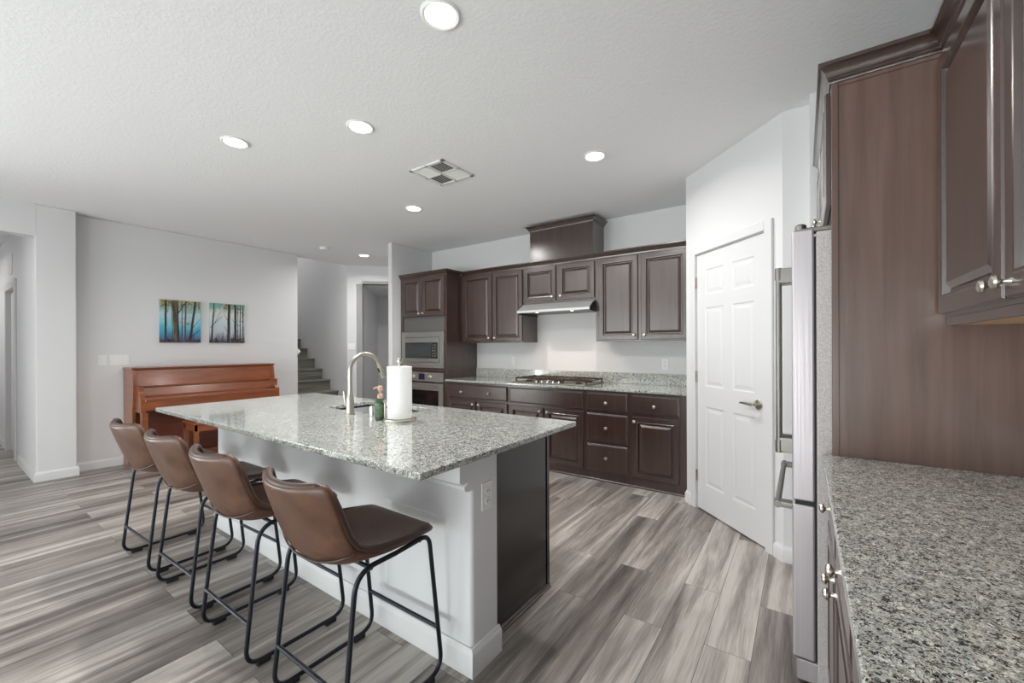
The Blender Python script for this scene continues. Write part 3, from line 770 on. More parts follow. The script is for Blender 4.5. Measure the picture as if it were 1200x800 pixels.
def pframe_mold(x0, x1, z0, z1, y, w=0.022, t_=0.007):
    mb = MB(); pr = [(0, 0), (0.006, -t_), (w - 0.008, -t_ * 0.7), (w, 0)]
    vs = []; 
    for (i, yo) in pr: vs += [(x0 + i, y + yo, z0 + i), (x1 - i, y + yo, z0 + i), (x1 - i, y + yo, z1 - i), (x0 + i, y + yo, z1 - i)]
    fs = []
    for a in range(len(pr) - 1):
        for k in range(4): l = (k + 1) % 4; fs.append((a * 4 + k, a * 4 + l, a * 4 + 4 + l, a * 4 + 4 + k))
    return mb.add(vs, fs)
for a, b in ((-1.63, -1.21),):
    lo_(pframe_mold(a, b, 0.17, 0.60, 1.27, 0.03, 0.003)).build('panel_molding', M['white_gloss'], isl)
mb = MB().box(-3.50, -2.72, 1.45, 1.965, 0.09, 0.887); mb.box(-1.93, -1.155, 1.45, 1.965, 0.09, 0.887); mb.box(-2.72, -1.93, 1.45, 1.965, 0.09, 0.66); mb.box(-2.72, -1.93, 1.945, 1.965, 0.66, 0.887); mb.box(-3.50, -1.155, 1.45, 1.90, 0, 0.09)
lo_(mb).build('cabinet_box', M['cab'], isl, smooth=False)
mb = MB().box(-1.155, -1.148, 1.452, 1.985, 0.0, 0.887); lo_(mb).build('end_panel', M['cab_end'], isl)
mb = MB().box(-1.148, -1.143, 1.96, 1.985, 0.0, 0.887, 0.001); lo_(mb).build('end_stile', M['cab_end'], isl)
lo_(MB().sweep([(-1.148, 1.452), (-1.148, 1.985)], [(0, 0), (0.014, 0), (0.014, 0.008), (0.010, 0.012), (0.009, 0.022), (0, 0.026)])).build('shoe_molding', M['cab'], isl)
# kitchen-side doors of the island (face +y)
isb = bpy.data.objects.new
for i in range(5):
    x0_ = 0.02 + i * 0.465
    d = MB().rings(x0_, x0_ + 0.445, 0.11, 0.86, [(0, 0), (0, -0.015), (0.004, -0.020), (0.05, -0.020), (0.058, -0.010), (0.085, -0.0175)])
    d.v = [(-1.155 - x - ox, 1.965 - y - oy, z) for x, y, z in d.v]; o = d.build('door', M['cab'], isl, smooth=False)
    kb = knob_mb(x0_ + (0.40 if i % 2 == 0 else 0.045), 0.80); kb.v = [(-1.155 - x - ox, 1.965 - y - oy, z) for x, y, z in kb.v]; kb.build('knob', M['knob'], o)

def outlet(name, label, loc, rotz, parent=None, slots=2, w_=0.07, h_=0.115, cat='outlet', style='outlet'):
    t = thing(name, label, cat, loc, rotz)
    MB().box(-w_ / 2, w_ / 2, -0.006, 0, -h_ / 2, h_ / 2, 0.0025, 2).build('cover_plate', M['plastic'], t)
    if style == 'outlet':
        for dz in (-0.021, 0.021):
            rc = MB().lathe([(0.0165, 0), (0.0165, 0.0025), (0.015, 0.0035)], (0, -0.0055, dz), (0, -1, 0), 20).build('receptacle', M['plastic'], t)
            MB().box(-0.0075, -0.005, -0.0098, -0.0085, dz - 0.004, dz + 0.006).box(0.005, 0.0075, -0.0098, -0.0085, dz - 0.004, dz + 0.006).build('slots', M['plastic_dark'], rc)
    else:
        n = slots
        for i in range(n):
            x = (i - (n - 1) / 2) * 0.046
            MB().box(x - 0.016, x + 0.016, -0.010, -0.005, -0.033, 0.033, 0.002).build('rocker', M['plastic'], t)
    return t
outlet('power_outlet', 'white double outlet on the white end of the island', (-1.0895, 1.365, 0.695), PI / 2)
outlet('power_outlet', 'white outlet on the back wall right of the cooktop', (-1.17, BW - 0.0005, 1.13), 0)
outlet('power_outlet', 'faint white outlet on the back wall left of the cooktop', (-3.08, BW - 0.0005, 1.13), 0)
outlet('light_switch', 'single white switch plate left of the wide one by the piano', (LX + 0.0005, 1.165, 1.185), PI / 2, cat='switch', style='s', slots=1, w_=0.075)
outlet('light_switch', 'wide white multi-switch plate above the piano corner', (LX + 0.0005, 1.305, 1.185), PI / 2, cat='switch', style='s', slots=3, w_=0.165)
a_ = math.atan2(1, 1)
pt = Vector((-6.50, 4.28)) + Vector((q, q)) * 0.07
outlet('light_switch', 'white switch plate on the wall right of the stairs', (pt.x + 0.0005, pt.y - 0.0005, 1.33), PI / 4, cat='switch', style='s', slots=2, w_=0.115)

# island countertop with sink cut-out
def slab_with_hole(x0, x1, y0, y1, z0, z1, hx0, hx1, hy0, hy1, bev=0.004):
    mb = MB()
    X = [x0, hx0, hx1, x1]; Y = [y0, hy0, hy1, y1]
    vs = [(x, y, z) for z in (z0, z1) for y in Y for x in X]; I = lambda i, j, k: k * 16 + j * 4 + i; fs = []
    for j in range(3):
        for i in range(3):
            if i == 1 and j == 1: continue
            fs.append((I(i, j, 1), I(i + 1, j, 1), I(i + 1, j + 1, 1), I(i, j + 1, 1))); fs.append((I(i, j + 1, 0), I(i + 1, j + 1, 0), I(i + 1, j, 0), I(i, j, 0)))
    for i in range(3):
        fs.append((I(i, 0, 0), I(i + 1, 0, 0), I(i + 1, 0, 1), I(i, 0, 1))); fs.append((I(i + 1, 3, 0), I(i, 3, 0), I(i, 3, 1), I(i + 1, 3, 1)))
        fs.append((I(0, i + 1, 0), I(0, i, 0), I(0, i, 1), I(0, i + 1, 1))); fs.append((I(3, i, 0), I(3, i + 1, 0), I(3, i + 1, 1), I(3, i, 1)))
    fs += [(I(1, 1, 1), I(2, 1, 1), I(2, 1, 0), I(1, 1, 0)), (I(2, 2, 1), I(1, 2, 1), I(1, 2, 0), I(2, 2, 0)), (I(1, 2, 1), I(1, 1, 1), I(1, 1, 0), I(1, 2, 0)), (I(2, 1, 1), I(2, 2, 1), I(2, 2, 0), I(2, 1, 0))]
    return mb.add(vs, fs)
SX0, SX1, SY0, SY1 = -2.66, -1.98, 1.575, 1.925
ic = slab_with_hole(IX0, IX1, IY0, IY1, 0.888, 0.914, SX0, SX1, SY0, SY1)
ict = ic.build('island_countertop', M['granite'], origin=(-1.0, 0.915, 0.888), smooth=False); tag(ict, 'long speckled granite top of the kitchen island with the sink in it', 'countertop')
bv = ict.modifiers.new('edge', 'BEVEL'); bv.width = 0.005; bv.segments = 2; bv.limit_method = 'ANGLE'
sk = thing('kitchen_sink', 'stainless sink sunk in the island top behind the faucet', 'sink', (SX0, SY0, 0.70))
mb = MB(); sw2, sh2 = SX1 - SX0, SY1 - SY0
mb.rings(0, 1, 0, 1, [(0, 0)]) if False else None
mb.box(-0.012, sw2 + 0.012, -0.012, sh2 + 0.012, -0.006, 0.0); mb.box(-0.012, 0, -0.012, sh2 + 0.012, 0, 0.175); mb.box(sw2, sw2 + 0.012, -0.012, sh2 + 0.012, 0, 0.175)
mb.box(0, sw2, -0.012, 0, 0, 0.175); mb.box(0, sw2, sh2, sh2 + 0.012, 0, 0.175); mb.build('basin', M['hood'], sk, smooth=False)
MB().lathe([(0.045, 0), (0.045, 0.004), (0.03, 0.002)], (sw2 / 2, sh2 / 2, 0), (0, 0, 1), 24).build('drain', M['chrome'], sk)

# faucet
fc = thing('kitchen_faucet', 'tall brushed nickel gooseneck faucet on the island', 'faucet', (-2.235, 1.49, 0.914))
MB().lathe([(0.030, 0), (0.030, 0.006), (0.024, 0.010), (0.0225, 0.02), (0.0225, 0.085), (0.019, 0.105), (0.0145, 0.125), (0.014, 0.135)], (0, 0, 0), (0, 0, 1), 28).build('base', M['nickel'], fc)
pts = [(0, 0, 0.12), (0, 0, 0.24)]
R_ = 0.10; zc = 0.262
for k in range(1, 17):
    a = PI - k * (PI * 0.90) / 16; pts.append((0.02 * (1 - math.cos(PI - a)) / 2, R_ + R_ * math.cos(a), zc + R_ * math.sin(a)))
MB().tube(pts, 0.0125, 16).build('spout', M['nickel'], fc)
e = Vector(pts[-1]); d_ = (e - Vector(pts[-2])).normalized()
MB().tube([e - d_ * 0.01, e + d_ * 0.02, e + d_ * 0.06, e + d_ * 0.082, e + d_ * 0.088], [0.0135, 0.0165, 0.0195, 0.0195, 0.015], 18).build('spray_head', M['nickel'], fc)
n_ = Vector((0, -1, 0)); bt = e + d_ * 0.04 + Vector((0.0, -0.0175, 0))
MB().tube([bt - d_ * 0.014, bt + d_ * 0.014], 0.006, 10).build('spray_button', M['black_plastic'], fc)
lv = MB().tube([(-0.02, 0, 0.055), (-0.045, 0.0, 0.055)], 0.012, 14); lv.tube([(-0.040, 0, 0.05), (-0.050, -0.002, 0.085), (-0.055, -0.004, 0.135)], [0.009, 0.006, 0.0065], 12); lv.build('lever', M['nickel'], fc)
ag = MB().lathe([(0.022, 0), (0.022, 0.003), (0.0175, 0.005), (0.0175, 0.056), (0.0165, 0.060), (0.010, 0.061)], (0, 0, 0), (0, 0, 1), 24).build('air_gap_cap', M['chrome'], origin=(0, 0, 0))
ag.location = (-2.055, 1.515, 0.914); tag(ag, 'short chrome cylinder on the island between faucet and green bottle', 'air gap')
# soap bottle
sb_ = thing('soap_bottle', 'green glass soap bottle with copper pump beside the paper towels', 'soap bottle', (-1.93, 1.475, 0.914))
MB().lathe([(0.026, 0), (0.029, 0.004), (0.0295, 0.09), (0.027, 0.105), (0.016, 0.118), (0.013, 0.124)], (0, 0, 0), (0, 0, 1), 28).build('bottle', M['green'], sb_)
lbm = MB().lathe([(0.0298, 0.02), (0.0300, 0.022), (0.0300, 0.082), (0.0298, 0.084)], (0, 0, 0), (0, 0, 1), 28); lbm.build('label', M['bottle_label'], sb_)
pm = MB().lathe([(0.016, 0.118), (0.016, 0.140), (0.007, 0.143), (0.006, 0.160), (0.013, 0.163), (0.013, 0.185), (0.008, 0.188)], (0, 0, 0), (0, 0, 1), 20); pm.tube([(0, 0, 0.178), (-0.025, -0.02, 0.176), (-0.028, -0.022, 0.168)], 0.005, 10); pm.build('pump', M['copper'], sb_)
# paper towels
ph = thing('paper_towel_holder', 'round nickel paper towel holder standing on the island', 'paper towel holder', (-1.815, 1.515, 0.914))
MB().lathe([(0.092, 0), (0.092, 0.010), (0.086, 0.014), (0.012, 0.015)], (0, 0, 0), (0, 0, 1), 40).build('base', M['nickel'], ph)
MB().lathe([(0.006, 0.01), (0.006, 0.312), (0.013, 0.316), (0.016, 0.326), (0.013, 0.338), (0.004, 0.342)], (0, 0, 0), (0, 0, 1), 18).build('post', M['nickel'], ph)
sx, sy = -0.066, -0.047
am = MB().tube([(sx, sy, 0.012), (sx, sy, 0.10)], 0.004, 10); am.lathe([(0.004, 0.095), (0.009, 0.10), (0.010, 0.107), (0.006, 0.114)], (sx, sy, 0), (0, 0, 1), 14); am.build('tension_arm', M['nickel'], ph)
pr_ = MB(); n = 48; vs = []; ro, ri = 0.066, 0.021
for z in (0.0, 0.28):
    for r in (ro, ri):
        for k in range(n): vs.append((r * math.cos(2 * PI * k / n), r * math.sin(2 * PI * k / n), z))
fs = []
for k in range(n):
    l = (k + 1) % n
    fs += [(k, l, 2 * n + l, 2 * n + k), (n + l, n + k, 3 * n + k, 3 * n + l), (2 * n + k, 2 * n + l, 3 * n + l, 3 * n + k), (l, k, n + k, n + l)]
pr_.add(vs, fs); pr_.box(0.060, 0.0668, -0.01, 0.03, 0, 0.28) if False else None
pt_ = pr_.build('paper_towel_roll', M['paper']); pt_.location = (-1.815, 1.515, 0.930); tag(pt_, 'full white paper towel roll standing on its holder', 'paper towels')

# ================================================================== counter stools
def make_stool():
    t = thing('counter_stool', 'x', 'stool', (0, 0, 0))
    rows = [(0.222, 0.578, .150, 0, -.004), (0.218, 0.597, .180, 0, .000), (0.185, 0.608, .200, 0, .004), (0.10, 0.598, .218, 0, .016), (0.01, 0.584, .224, 0, .034), (-0.07, 0.577, .225, 0.0, .052),
            (-0.150, 0.578, .224, .022, .064), (-0.200, 0.604, .220, .040, .054), (-0.226, 0.67, .214, .050, .026), (-0.252, 0.74, .210, .057, .014),
            (-0.273, 0.80, .207, .060, .010), (-0.289, 0.848, .200, .062, .012), (-0.296, 0.872, .180, .060, .014)]
    NU = 14; vs = []; fs = []
    def pos(r, u):
        y, z, w, dy, dz = r; e = abs(u) ** 2.4
        return Vector((w * u, y + dy * e, z + dz * e))
    for r in rows:
        for i in range(NU + 1): vs.append(pos(r, -1 + 2 * i / NU))
    for j in range(len(rows) - 1):
        for i in range(NU): a = j * (NU + 1) + i; fs.append((a, a + 1, a + NU + 2, a + NU + 1))
    sh = MB().add(vs, fs).build('bucket_seat', M['leather'], t, angle=180)
    # make sure the normals look up / forward, then grow the thickness downwards / backwards
    if sh.data.polygons[NU * 4 + 5].normal.z < 0: sh.data.flip_normals()
    sd = sh.modifiers.new('thickness', 'SOLIDIFY'); sd.thickness = 0.028; sd.offset = -1
    ss = sh.modifiers.new('smooth', 'SUBSURF'); ss.levels = 2; ss.render_levels = 2
    # rim piping following the edge of the shell
    R = len(rows); loop = [pos(rows[0], -1 + 2 * i / NU) for i in range(NU + 1)] + [pos(rows[j], 1) for j in range(1, R)] + [pos(rows[-1], 1 - 2 * i / NU) for i in range(1, NU + 1)] + [pos(rows[j], -1) for j in range(R - 2, 0, -1)]
    for k in range(2):
        sm = []
        for i in range(len(loop)): sm.append(loop[i - 1] * 0.25 + loop[i] * 0.5 + loop[(i + 1) % len(loop)] * 0.25)
        loop = sm
    lp = [p + Vector((0, -0.008, -0.006)) if p.z > 0.62 else p + Vector((0, 0, -0.012)) for p in loop]
    MB().tube(lp, 0.0125, 10, closed=True).build('rim_piping', M['leather_edge'], t, angle=180)
    sm = []
    for i in range(NU + 1):
        u = -1 + 2 * i / NU; p = pos((-0.201, 0.606, .220, .040, .053), u); n = Vector((0.5 * u * abs(u), -0.80, -0.5)); sm.append(p + n.normalized() * 0.027)
    MB().tube(sm, 0.0035, 8).build('back_seam', M['leather_edge'], t, angle=180)
    sti = MB()
    for s_ in (-1, 1):
        for k in range(16):
            f = 8.6 + k * 0.22; j = int(min(f, 11.99)); fr_ = f - j; ra, rb = rows[j], rows[j + 1]; r = tuple(a * (1 - fr_) + b * fr_ for a, b in zip(ra, rb))
            p = pos(r, s_ * 0.97); qd = pos(r, s_ * 0.90); off = Vector((0, -0.0255, 0.0))
            if f < 12: sti.tube([p + off * 0.95, qd + off * 1.02], 0.0016, 5)
    sti.build('stitching', M['stitch'], t, angle=180)
    r = 0.0088
    for s_ in (-1, 1):
        X1, X0 = 0.222 * s_, 0.212 * s_
        pts = [(X0, 0.0, 0.572), (X0, 0.165, 0.581), (X1, 0.226, 0.019), (X1, -0.222, 0.019), (X0, -0.160, 0.572), (X0, 0.0, 0.572)]
        loop = fillet(pts, {1: 0.045, 2: 0.075, 3: 0.075, 4: 0.075}, 8)[:-1]
        lg = MB().tube(loop, r, 10, closed=True).build('leg_frame', M['frame_metal'], t, angle=60)
        for yy_ in (0.150, -0.150):
            MB().box(X1 - 0.012, X1 + 0.012, yy_ - 0.028, yy_ + 0.028, 0.0, 0.022, 0.004).build('rubber_foot', M['rubber'], lg)
    fb = lambda z, y: MB().tube([(-0.219, y, z), (0.219, y, z)], 0.0082, 10).build('footrest', M['frame_metal'], t, angle=60)
    fb(0.195, 0.207); fb(0.185, -0.205)
    MB().tube([(-0.212, 0.12, 0.572), (0.212, 0.12, 0.572)], 0.0075, 8).build('seat_rail', M['frame_metal'], t, angle=60)
    MB().tube([(-0.212, -0.10, 0.562), (0.212, -0.10, 0.562)], 0.0075, 8).build('seat_rail', M['frame_metal'], t, angle=60)
    return t
S0 = make_stool()
spots = [(-1.42, 0.985, 0.0, 'brown leather counter stool at the outlet end of the island, nearest the camera'), (-2.075, 0.975, 0.0, 'brown leather counter stool next to the nearest one'),
         (-2.70, 0.975, 0.03, 'brown leather counter stool between the piano-end stool and the next'), (-3.32, 0.965, 0.03, 'brown leather counter stool at the piano end of the island')]
for i, (x, y, a, lb) in enumerate(spots):
    o = S0 if i == 0 else copy_tree(S0)
    o.location = (x, y, 0); o.rotation_euler = (0, 0, a); o['label'] = lb; o['group'] = 'leather counter stools along the island'

# ================================================================== piano and bench
PX = LX + 0.012
pn = thing('upright_piano', 'orange-brown wooden upright piano against the left wall', 'piano', (PX, 1.335, 0))
PWd = 1.475
SPR = [(0, 0), (0.34, 0), (0.34, 0.62), (0.378, 0.90), (0.338, 1.082), (0, 1.082)]
MB().prism(SPR, 0, 0.028, 'y').build('side', M['piano'], pn)
MB().prism(SPR, PWd - 0.028, PWd, 'y').build('side', M['piano'], pn)
MB().box(-0.004, 0.352, -0.008, PWd + 0.008, 1.082, 1.102, 0.004, 2).build('lid', M['piano'], pn)
MB().tube([(0.352, -0.006, 1.092), (0.352, PWd + 0.006, 1.092)], 0.004, 8).build('lid_hinge', M['piano_dark'], pn)
MB().prism([(0.30, 1.082), (0.322, 1.082), (0.362, 0.900), (0.338, 0.900)], 0.028, PWd - 0.028, 'y').build('upper_panel', M['piano'], pn)
MB().box(0.02, 0.36, 0.028, PWd - 0.028, 0.880, 0.902, 0.003).build('music_shelf', M['piano'], pn)
MB().prism([(0.33, 0.882), (0.345, 0.882), (0.375, 0.790), (0.53, 0.775), (0.535, 0.760), (0.33, 0.760)], 0.060, PWd - 0.060, 'y').build('fallboard', M['piano'], pn)
MB().box(0.0, 0.545, 0.028, PWd - 0.028, 0.640, 0.760, 0.004).build('keybed', M['piano'], pn)
MB().box(0.542, 0.552, 0.060, PWd - 0.060, 0.735, 0.768, 0.003).build('key_slip', M['piano'], pn)
ck_ = [(0.20, 0.62), (0.20, 0.905), (0.47, 0.905), (0.492, 0.895), (0.485, 0.86), (0.490, 0.83), (0.515, 0.795), (0.545, 0.775), (0.548, 0.62)]
for y0_ in (0.022, PWd - 0.062): MB().prism(ck_, y0_, y0_ + 0.040, 'y').build('arm', M['piano'], pn)
MB().box(0.25, 0.268, 0.028, PWd - 0.028, 0.06, 0.64).build('lower_panel', M['piano_dark'], pn)
MB().box(0.001, 0.342, -0.002, PWd + 0.002, 0.0, 0.09, 0.003).build('plinth', M['piano'], pn)
for y0_ in (0.035, PWd - 0.085):
    MB().prism([(0.46, 0.62), (0.54, 0.62), (0.53, 0.10), (0.48, 0.10)], y0_, y0_ + 0.05, 'y').build('leg', M['piano'], pn)
    MB().box(0.25, 0.56, y0_ - 0.003, y0_ + 0.053, 0.0, 0.10, 0.004).build('toe_block', M['piano'], pn)
for k in range(3):
    MB().tube([(0.26, PWd / 2 - 0.09 + k * 0.09, 0.045), (0.40, PWd / 2 - 0.09 + k * 0.09, 0.04)], 0.009, 8).build('pedal', M['nickel'], pn)
bn = thing('piano_bench', 'small orange-brown wooden piano bench pushed under the keyboard', 'bench', (-5.80, 1.72, 0))
MB().box(0, 0.36, 0, 0.76, 0.47, 0.495, 0.005, 2).build('lid', M['piano'], bn)
ap = MB(); ap.box(0.02, 0.34, 0.02, 0.04, 0.395, 0.47); ap.box(0.02, 0.34, 0.72, 0.74, 0.395, 0.47); ap.box(0.02, 0.04, 0.02, 0.74, 0.395, 0.47); ap.box(0.32, 0.34, 0.02, 0.74, 0.395, 0.47)
ap.build('seat_box', M['piano'], bn, smooth=False)
for x in (0.03, 0.33):
    for y in (0.03, 0.73):
        MB().prism([(x - .02, y - .02), (x + .02, y - .02), (x + .02, y + .02), (x - .02, y + .02)], 0, 0.40).build('leg', M['piano'], bn)

# ================================================================== staircase
stc = thing('staircase', 'dark grey wood stairs climbing left behind the piano wall', 'staircase', (-6.26, 3.345, 0))
yw0, yw1 = 0.0, 0.93
for n in range(1, 12):
    xr = -0.255 * (n - 1)       # riser plane
    wide = yw1
    x_ = xr
    if n == 1 or n == 2:
        pass
    MB().box(x_ - 0.022, x_, yw0, wide, 0.186 * (n - 1), 0.186 * n - 0.026).build('riser', M['stair'], stc, smooth=False)
    MB().box(x_ - 0.262, x_ + 0.025, yw0, wide, 0.186 * n - 0.026, 0.186 * n, 0.006, 2).build('tread', M['stair'], stc)
pc_ = MB().add([(0, 0, -0.05), (0.075, 0.004, 0.0), (0.0, 0.0, 0.05), (0, 0.010, -0.05), (0.070, 0.014, 0.0), (0.0, 0.010, 0.05)], [(0, 1, 2), (3, 5, 4), (0, 3, 4, 1), (1, 4, 5, 2), (2, 5, 3, 0)]).build('small_card', M['paper'])
pc_.location = (LX - 0.02, 3.336, 1.255); tag(pc_, 'small pointed white card jutting from the end of the piano wall', 'card')

# ================================================================== wall art
def canvas_mat(name, cols, accents, zsz):
    m, nt, b = mat(name)
    mp = coords(nt, (1, 1, 1)); sep = node(nt, 'ShaderNodeSeparateXYZ'); nt.links.new(mp.outputs[0], sep.inputs[0])
    nz = node(nt, 'ShaderNodeTexNoise'); setin(nz, Scale=9.0, Detail=5.0, Roughness=0.7)
    mp2 = coords(nt, (1, 3.0, 0.8)); nt.links.new(mp2.outputs[0], nz.inputs['Vector'])
    ad = node(nt, 'ShaderNodeMath', operation='MULTIPLY_ADD'); ad.inputs[1].default_value = 0.5
    nt.links.new(nz.outputs['Fac'], ad.inputs[0])
    zz = node(nt, 'ShaderNodeMath', operation='MULTIPLY_ADD'); zz.inputs[1].default_value = 1.0 / zsz; zz.inputs[2].default_value = -0.25
    nt.links.new(sep.outputs['Z'], zz.inputs[0]); nt.links.new(zz.outputs[0], ad.inputs[2])
    r = ramp(nt, cols); nt.links.new(ad.outputs[0], r.inputs[0])
    # a pale patch
    nt.links.new(r.outputs[0], b.inputs['Base Color']); b.inputs['Roughness'].default_value = 0.7
    return m
S = lambda *a: srgb(*a)[:3]
M['canvas_blue'] = canvas_mat('painted_canvas_blue', [(0.02, S(70, 56, 84)), (0.12, S(76, 100, 140)), (0.28, S(70, 160, 188)), (0.46, S(130, 196, 208)), (0.66, S(176, 200, 208)), (0.82, S(130, 168, 160)), (0.98, S(160, 152, 110))], None, 0.52)
M['canvas_grey'] = canvas_mat('painted_canvas_grey', [(0.02, S(54, 50, 60)), (0.12, S(120, 124, 136)), (0.30, S(176, 190, 200)), (0.55, S(190, 204, 208)), (0.75, S(206, 208, 200)), (0.88, S(130, 172, 162)), (0.98, S(116, 156, 146))], None, 0.52)
M['trunk_paint'] = plain('painted_trunks', S(70, 60, 54) + (1,), 0.8, noise=0.55, nscale=(60, 60, 12))
M['trunk_brown'] = plain('painted_trunks_brown', S(112, 98, 80) + (1,), 0.8, noise=0.6, nscale=(70, 70, 14))
M['blossom'] = plain('painted_blossom', S(206, 172, 160) + (1,), 0.8, noise=0.3, nscale=(90, 90, 40))
M['gold_leaf'] = plain('painted_gold_leaves', S(170, 156, 96) + (1,), 0.8, noise=0.5, nscale=(90, 90, 90))
def painting(name, label, y0, y1, base_m, trunks, branches, blobs):
    W = y1 - y0; Hh = 0.52; t = thing(name, label, 'painting', (LX + 0.002, y0, 1.385))
    cv = MB().box(0, 0.022, 0, W, 0, Hh, 0.0015).build('canvas', base_m, t)
    xs = 0.0222
    mb = MB(); bl = MB()
    def strip(m_, p, w0, w1, n=5, jit=0.004):
        (a, b), (c_, d) = p; vs = []
        for i in range(n + 1):
            f = i / n; yc = (a + (c_ - a) * f) * W + (random.random() - .5) * jit; z = (b + (d - b) * f) * Hh; hw = (w0 + (w1 - w0) * f) / 2
            dx_, dz_ = (c_ - a) * W, (d - b) * Hh; L_ = math.hypot(dx_, dz_); nx, nz = dz_ / L_, -dx_ / L_
            vs += [(xs, min(max(yc - nx * hw, 0.001), W - 0.001), min(max(z - nz * hw, 0.001), Hh - .001)), (xs, min(max(yc + nx * hw, 0.001), W - 0.001), min(max(z + nz * hw, .001), Hh - .001))]
        m_.add(vs, [(2 * i, 2 * i + 1, 2 * i + 3, 2 * i + 2) for i in range(n)])
    for (a, c_, w0, w1, k) in trunks: mb.cur = k; strip(mb, ((a, 0.02), (c_, 0.99)), w0, w1, 9)
    for (p0, p1, w_) in branches: mb.cur = 0; strip(mb, (p0, p1), w_, w_ * 0.5, 5)
    xs = 0.0220
    for (yc, zc, ry, rz, k, n) in blobs:
        mb.cur = k
        for _ in range(n):
            yy_ = (yc + (random.random() - .5) * ry) * W; zz_ = (zc + (random.random() - .5) * rz) * Hh; s_ = 0.004 + random.random() * 0.008
            if s_ < yy_ < W - s_ and s_ < zz_ < Hh - s_:
                mb.add([(xs + 0.0001, yy_ + s_ * math.cos(a) * .7, zz_ + s_ * math.sin(a)) for a in (0, 1.05, 2.1, 3.14, 4.2, 5.2)], [tuple(range(6))])
    mb.build('painted_trees', [M['trunk_paint'], M['trunk_brown'], M['blossom'], M['gold_leaf']], cv, smooth=False, recalc=False)
    return t
painting('canvas_painting', 'square painting of tree trunks on bright blue, left of the pair', 1.66, 2.075, M['canvas_blue'],
         [(0.13, 0.14, .022, .018, 0), (0.39, 0.34, .050, .045, 1), (0.44, 0.42, .014, .012, 0), (0.60, 0.62, .02, .014, 1), (0.72, 0.86, .026, .022, 0), (0.30, 0.28, .008, .006, 0), (0.53, 0.52, .008, .006, 0)],
         [((0.44, 0.70), (0.62, 0.97), .012), ((0.74, 0.30), (0.99, 0.58), .007), ((0.70, 0.10), (0.99, 0.32), .010), ((0.36, 0.72), (0.24, 0.95), .010)],
         [(0.2, 0.92, 0.4, 0.14, 3, 60), (0.6, 0.9, 0.8, 0.16, 1, 70), (0.6, 0.52, 0.3, 0.2, 2, 40), (0.8, 0.4, 0.3, 0.2, 2, 16), (0.5, 0.03, 1.0, 0.08, 0, 70), (0.45, 0.8, 0.9, 0.2, 3, 40)])
painting('canvas_painting', 'square painting of dark trunks around a pale gap, right of the pair', 2.172, 2.585, M['canvas_grey'],
         [(0.05, 0.12, .02, .010, 0), (0.52, 0.54, .034, .030, 0), (0.72, 0.72, .030, .026, 0), (0.86, 0.87, .012, .010, 0), (0.95, 0.95, .012, .010, 0), (0.79, 0.80, .008, .007, 0)],
         [((0.02, 0.38), (0.34, 0.68), .008), ((0.14, 0.50), (0.30, 0.8), .006), ((0.55, 0.50), (0.40, 0.72), .007), ((0.72, 0.48), (0.62, 0.62), .007), ((0.50, 0.28), (0.40, 0.42), .006), ((0.1, 0.6), (0.16, 0.85), .006)],
         [(0.62, 0.93, 0.35, 0.12, 3, 50), (0.42, 0.93, 0.12, 0.14, 2, 30), (0.1, 0.05, 0.3, 0.14, 0, 40), (0.8, 0.05, 0.4, 0.14, 0, 50), (0.9, 0.6, 0.25, 0.6, 1, 40)])
ch = outlet('door_chime', 'small white box high on the hallway wall above the door', (-8.0, OPY - 0.0005, 2.36), 0, cat='door chime', style='s', slots=0, w_=0.20, h_=0.24)

# ================================================================== ceiling fittings
def make_can():
    t = thing('recessed_light', 'x', 'ceiling light', (0, 0, CZ))
    MB().lathe([(0.086, 0.0), (0.086, -0.003), (0.078, -0.010), (0.066, -0.006), (0.064, 0.0)], (0, 0, 0), (0, 0, 1), 40).build('trim_ring', M['plastic'], t)
    MB().lathe([(0.066, -0.003), (0.064, -0.0075), (0.03, -0.0085)], (0, 0, 0), (0, 0, 1), 32).build('lens', M['lens'], t)
    l = bpy.data.lights.new('can_light', 'AREA'); l.shape = 'DISK'; l.size = 0.12; l.energy = 17; l.color = (1.0, 0.98, 0.958); l.spread = math.radians(165)
    lo = bpy.data.objects.new('can_light', l); COL.objects.link(lo); lo.parent = t; lo.location = (0, 0, -0.014)
    return t
C0 = make_can()
cans = [(-1.27, 1.288, 'recessed ceiling light at the top edge of the photo, the nearest'), (-3.22, 1.26, 'recessed ceiling light leftmost, above the piano side of the island'),
        (-2.34, 1.64, 'recessed ceiling light above the island sink'), (-1.272, 2.905, 'recessed ceiling light on the right, before the pantry'),
        (-3.27, 2.92, 'recessed ceiling light in front of the oven tower, behind the vent'), (-5.56, 3.96, 'small far recessed ceiling light by the stairs'), (-8.9, -0.35, 'added recessed light out of view, brightens the side hallway'),
        (-5.9, 6.0, 'added recessed light out of view, brightens the back hall')]  # last two cans are unseen, added to brighten the dark halls
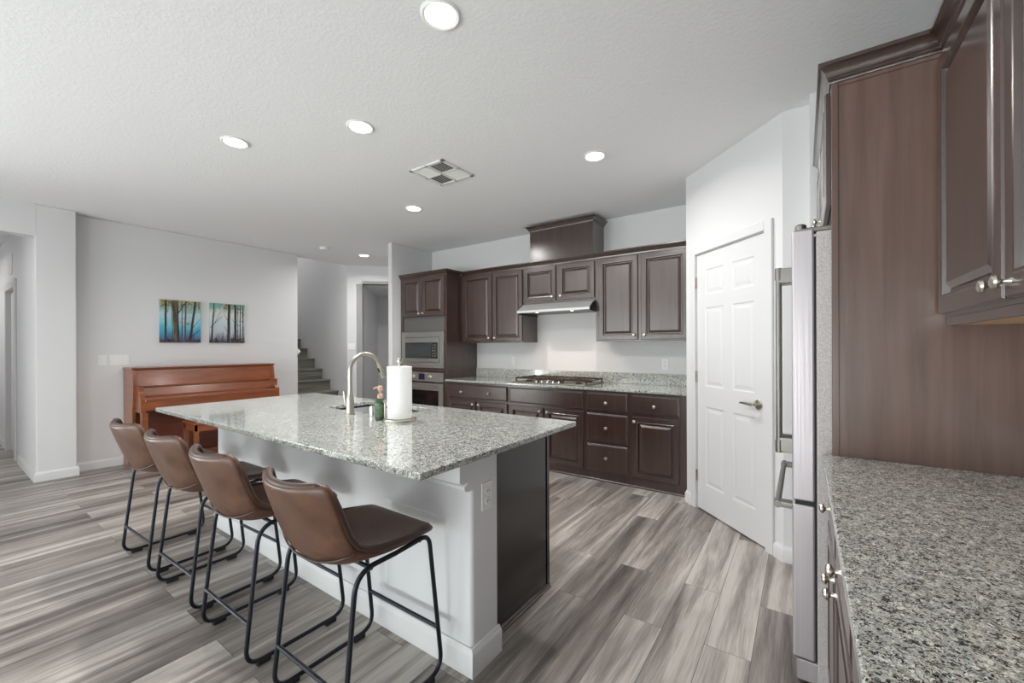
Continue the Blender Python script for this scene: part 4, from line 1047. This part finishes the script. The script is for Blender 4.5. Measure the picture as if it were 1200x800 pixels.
for i, (x, y, lb) in enumerate(cans):
    o = C0 if i == 0 else copy_tree(C0)
    o.location = (x, y, HZ if y > 5 else CZ); o['label'] = lb; o['group'] = 'recessed ceiling lights'
vt = thing('ceiling_vent', 'square white air vent with four louvred fields in the ceiling', 'vent', (-2.415, 2.46, CZ))
hs = 0.185
fm = MB()
for a, b, c_, d in ((-hs, hs, -hs, -hs + .028), (-hs, hs, hs - .028, hs), (-hs, -hs + .028, -hs, hs), (hs - .028, hs, -hs, hs), (-hs, hs, -.010, .010), (-.010, .010, -hs, hs)): fm.box(a, b, c_, d, -0.012, -0.0005, 0.002)
fm.build('frame', M['plastic'], vt)
MB().box(-hs + .02, hs - .02, -hs + .02, hs - .02, -0.002, -0.0005).build('backing', M['vent_back'], vt)
for qx, qy, hor in ((-1, -1, 1), (1, -1, 0), (-1, 1, 0), (1, 1, 1)):
    lv = MB(); c0x, c0y = qx * 0.084, qy * 0.084
    for k in range(6):
        o_ = -0.062 + k * 0.025; t0 = 0.009
        if hor:
            y_ = c0y + o_; lv.add([(c0x - .072, y_ - t0, -0.003), (c0x + .072, y_ - t0, -0.003), (c0x + .072, y_ + t0, -0.011), (c0x - .072, y_ + t0, -0.011)], [(0, 1, 2, 3)])
        else:
            x_ = c0x + o_; lv.add([(x_ - t0, c0y - .072, -0.003), (x_ - t0, c0y + .072, -0.003), (x_ + t0, c0y + .072, -0.011), (x_ + t0, c0y - .072, -0.011)], [(0, 1, 2, 3)])
    s_o = lv.build('louvres', M['plastic'], vt, smooth=False); sm_ = s_o.modifiers.new('t', 'SOLIDIFY'); sm_.thickness = 0.0012
sd_ = thing('smoke_detector', 'round white smoke detector on the ceiling near the stairs', 'smoke detector', (-5.59, 3.325, CZ))
MB().lathe([(0.068, 0), (0.068, -0.012), (0.062, -0.032), (0.045, -0.040), (0.01, -0.041)], (0, 0, 0), (0, 0, 1), 36).build('housing', M['plastic'], sd_)
MB().lathe([(0.012, -0.040), (0.010, -0.044)], (0.02, 0, 0), (0, 0, 1), 12).build('test_button', M['plastic'], sd_)
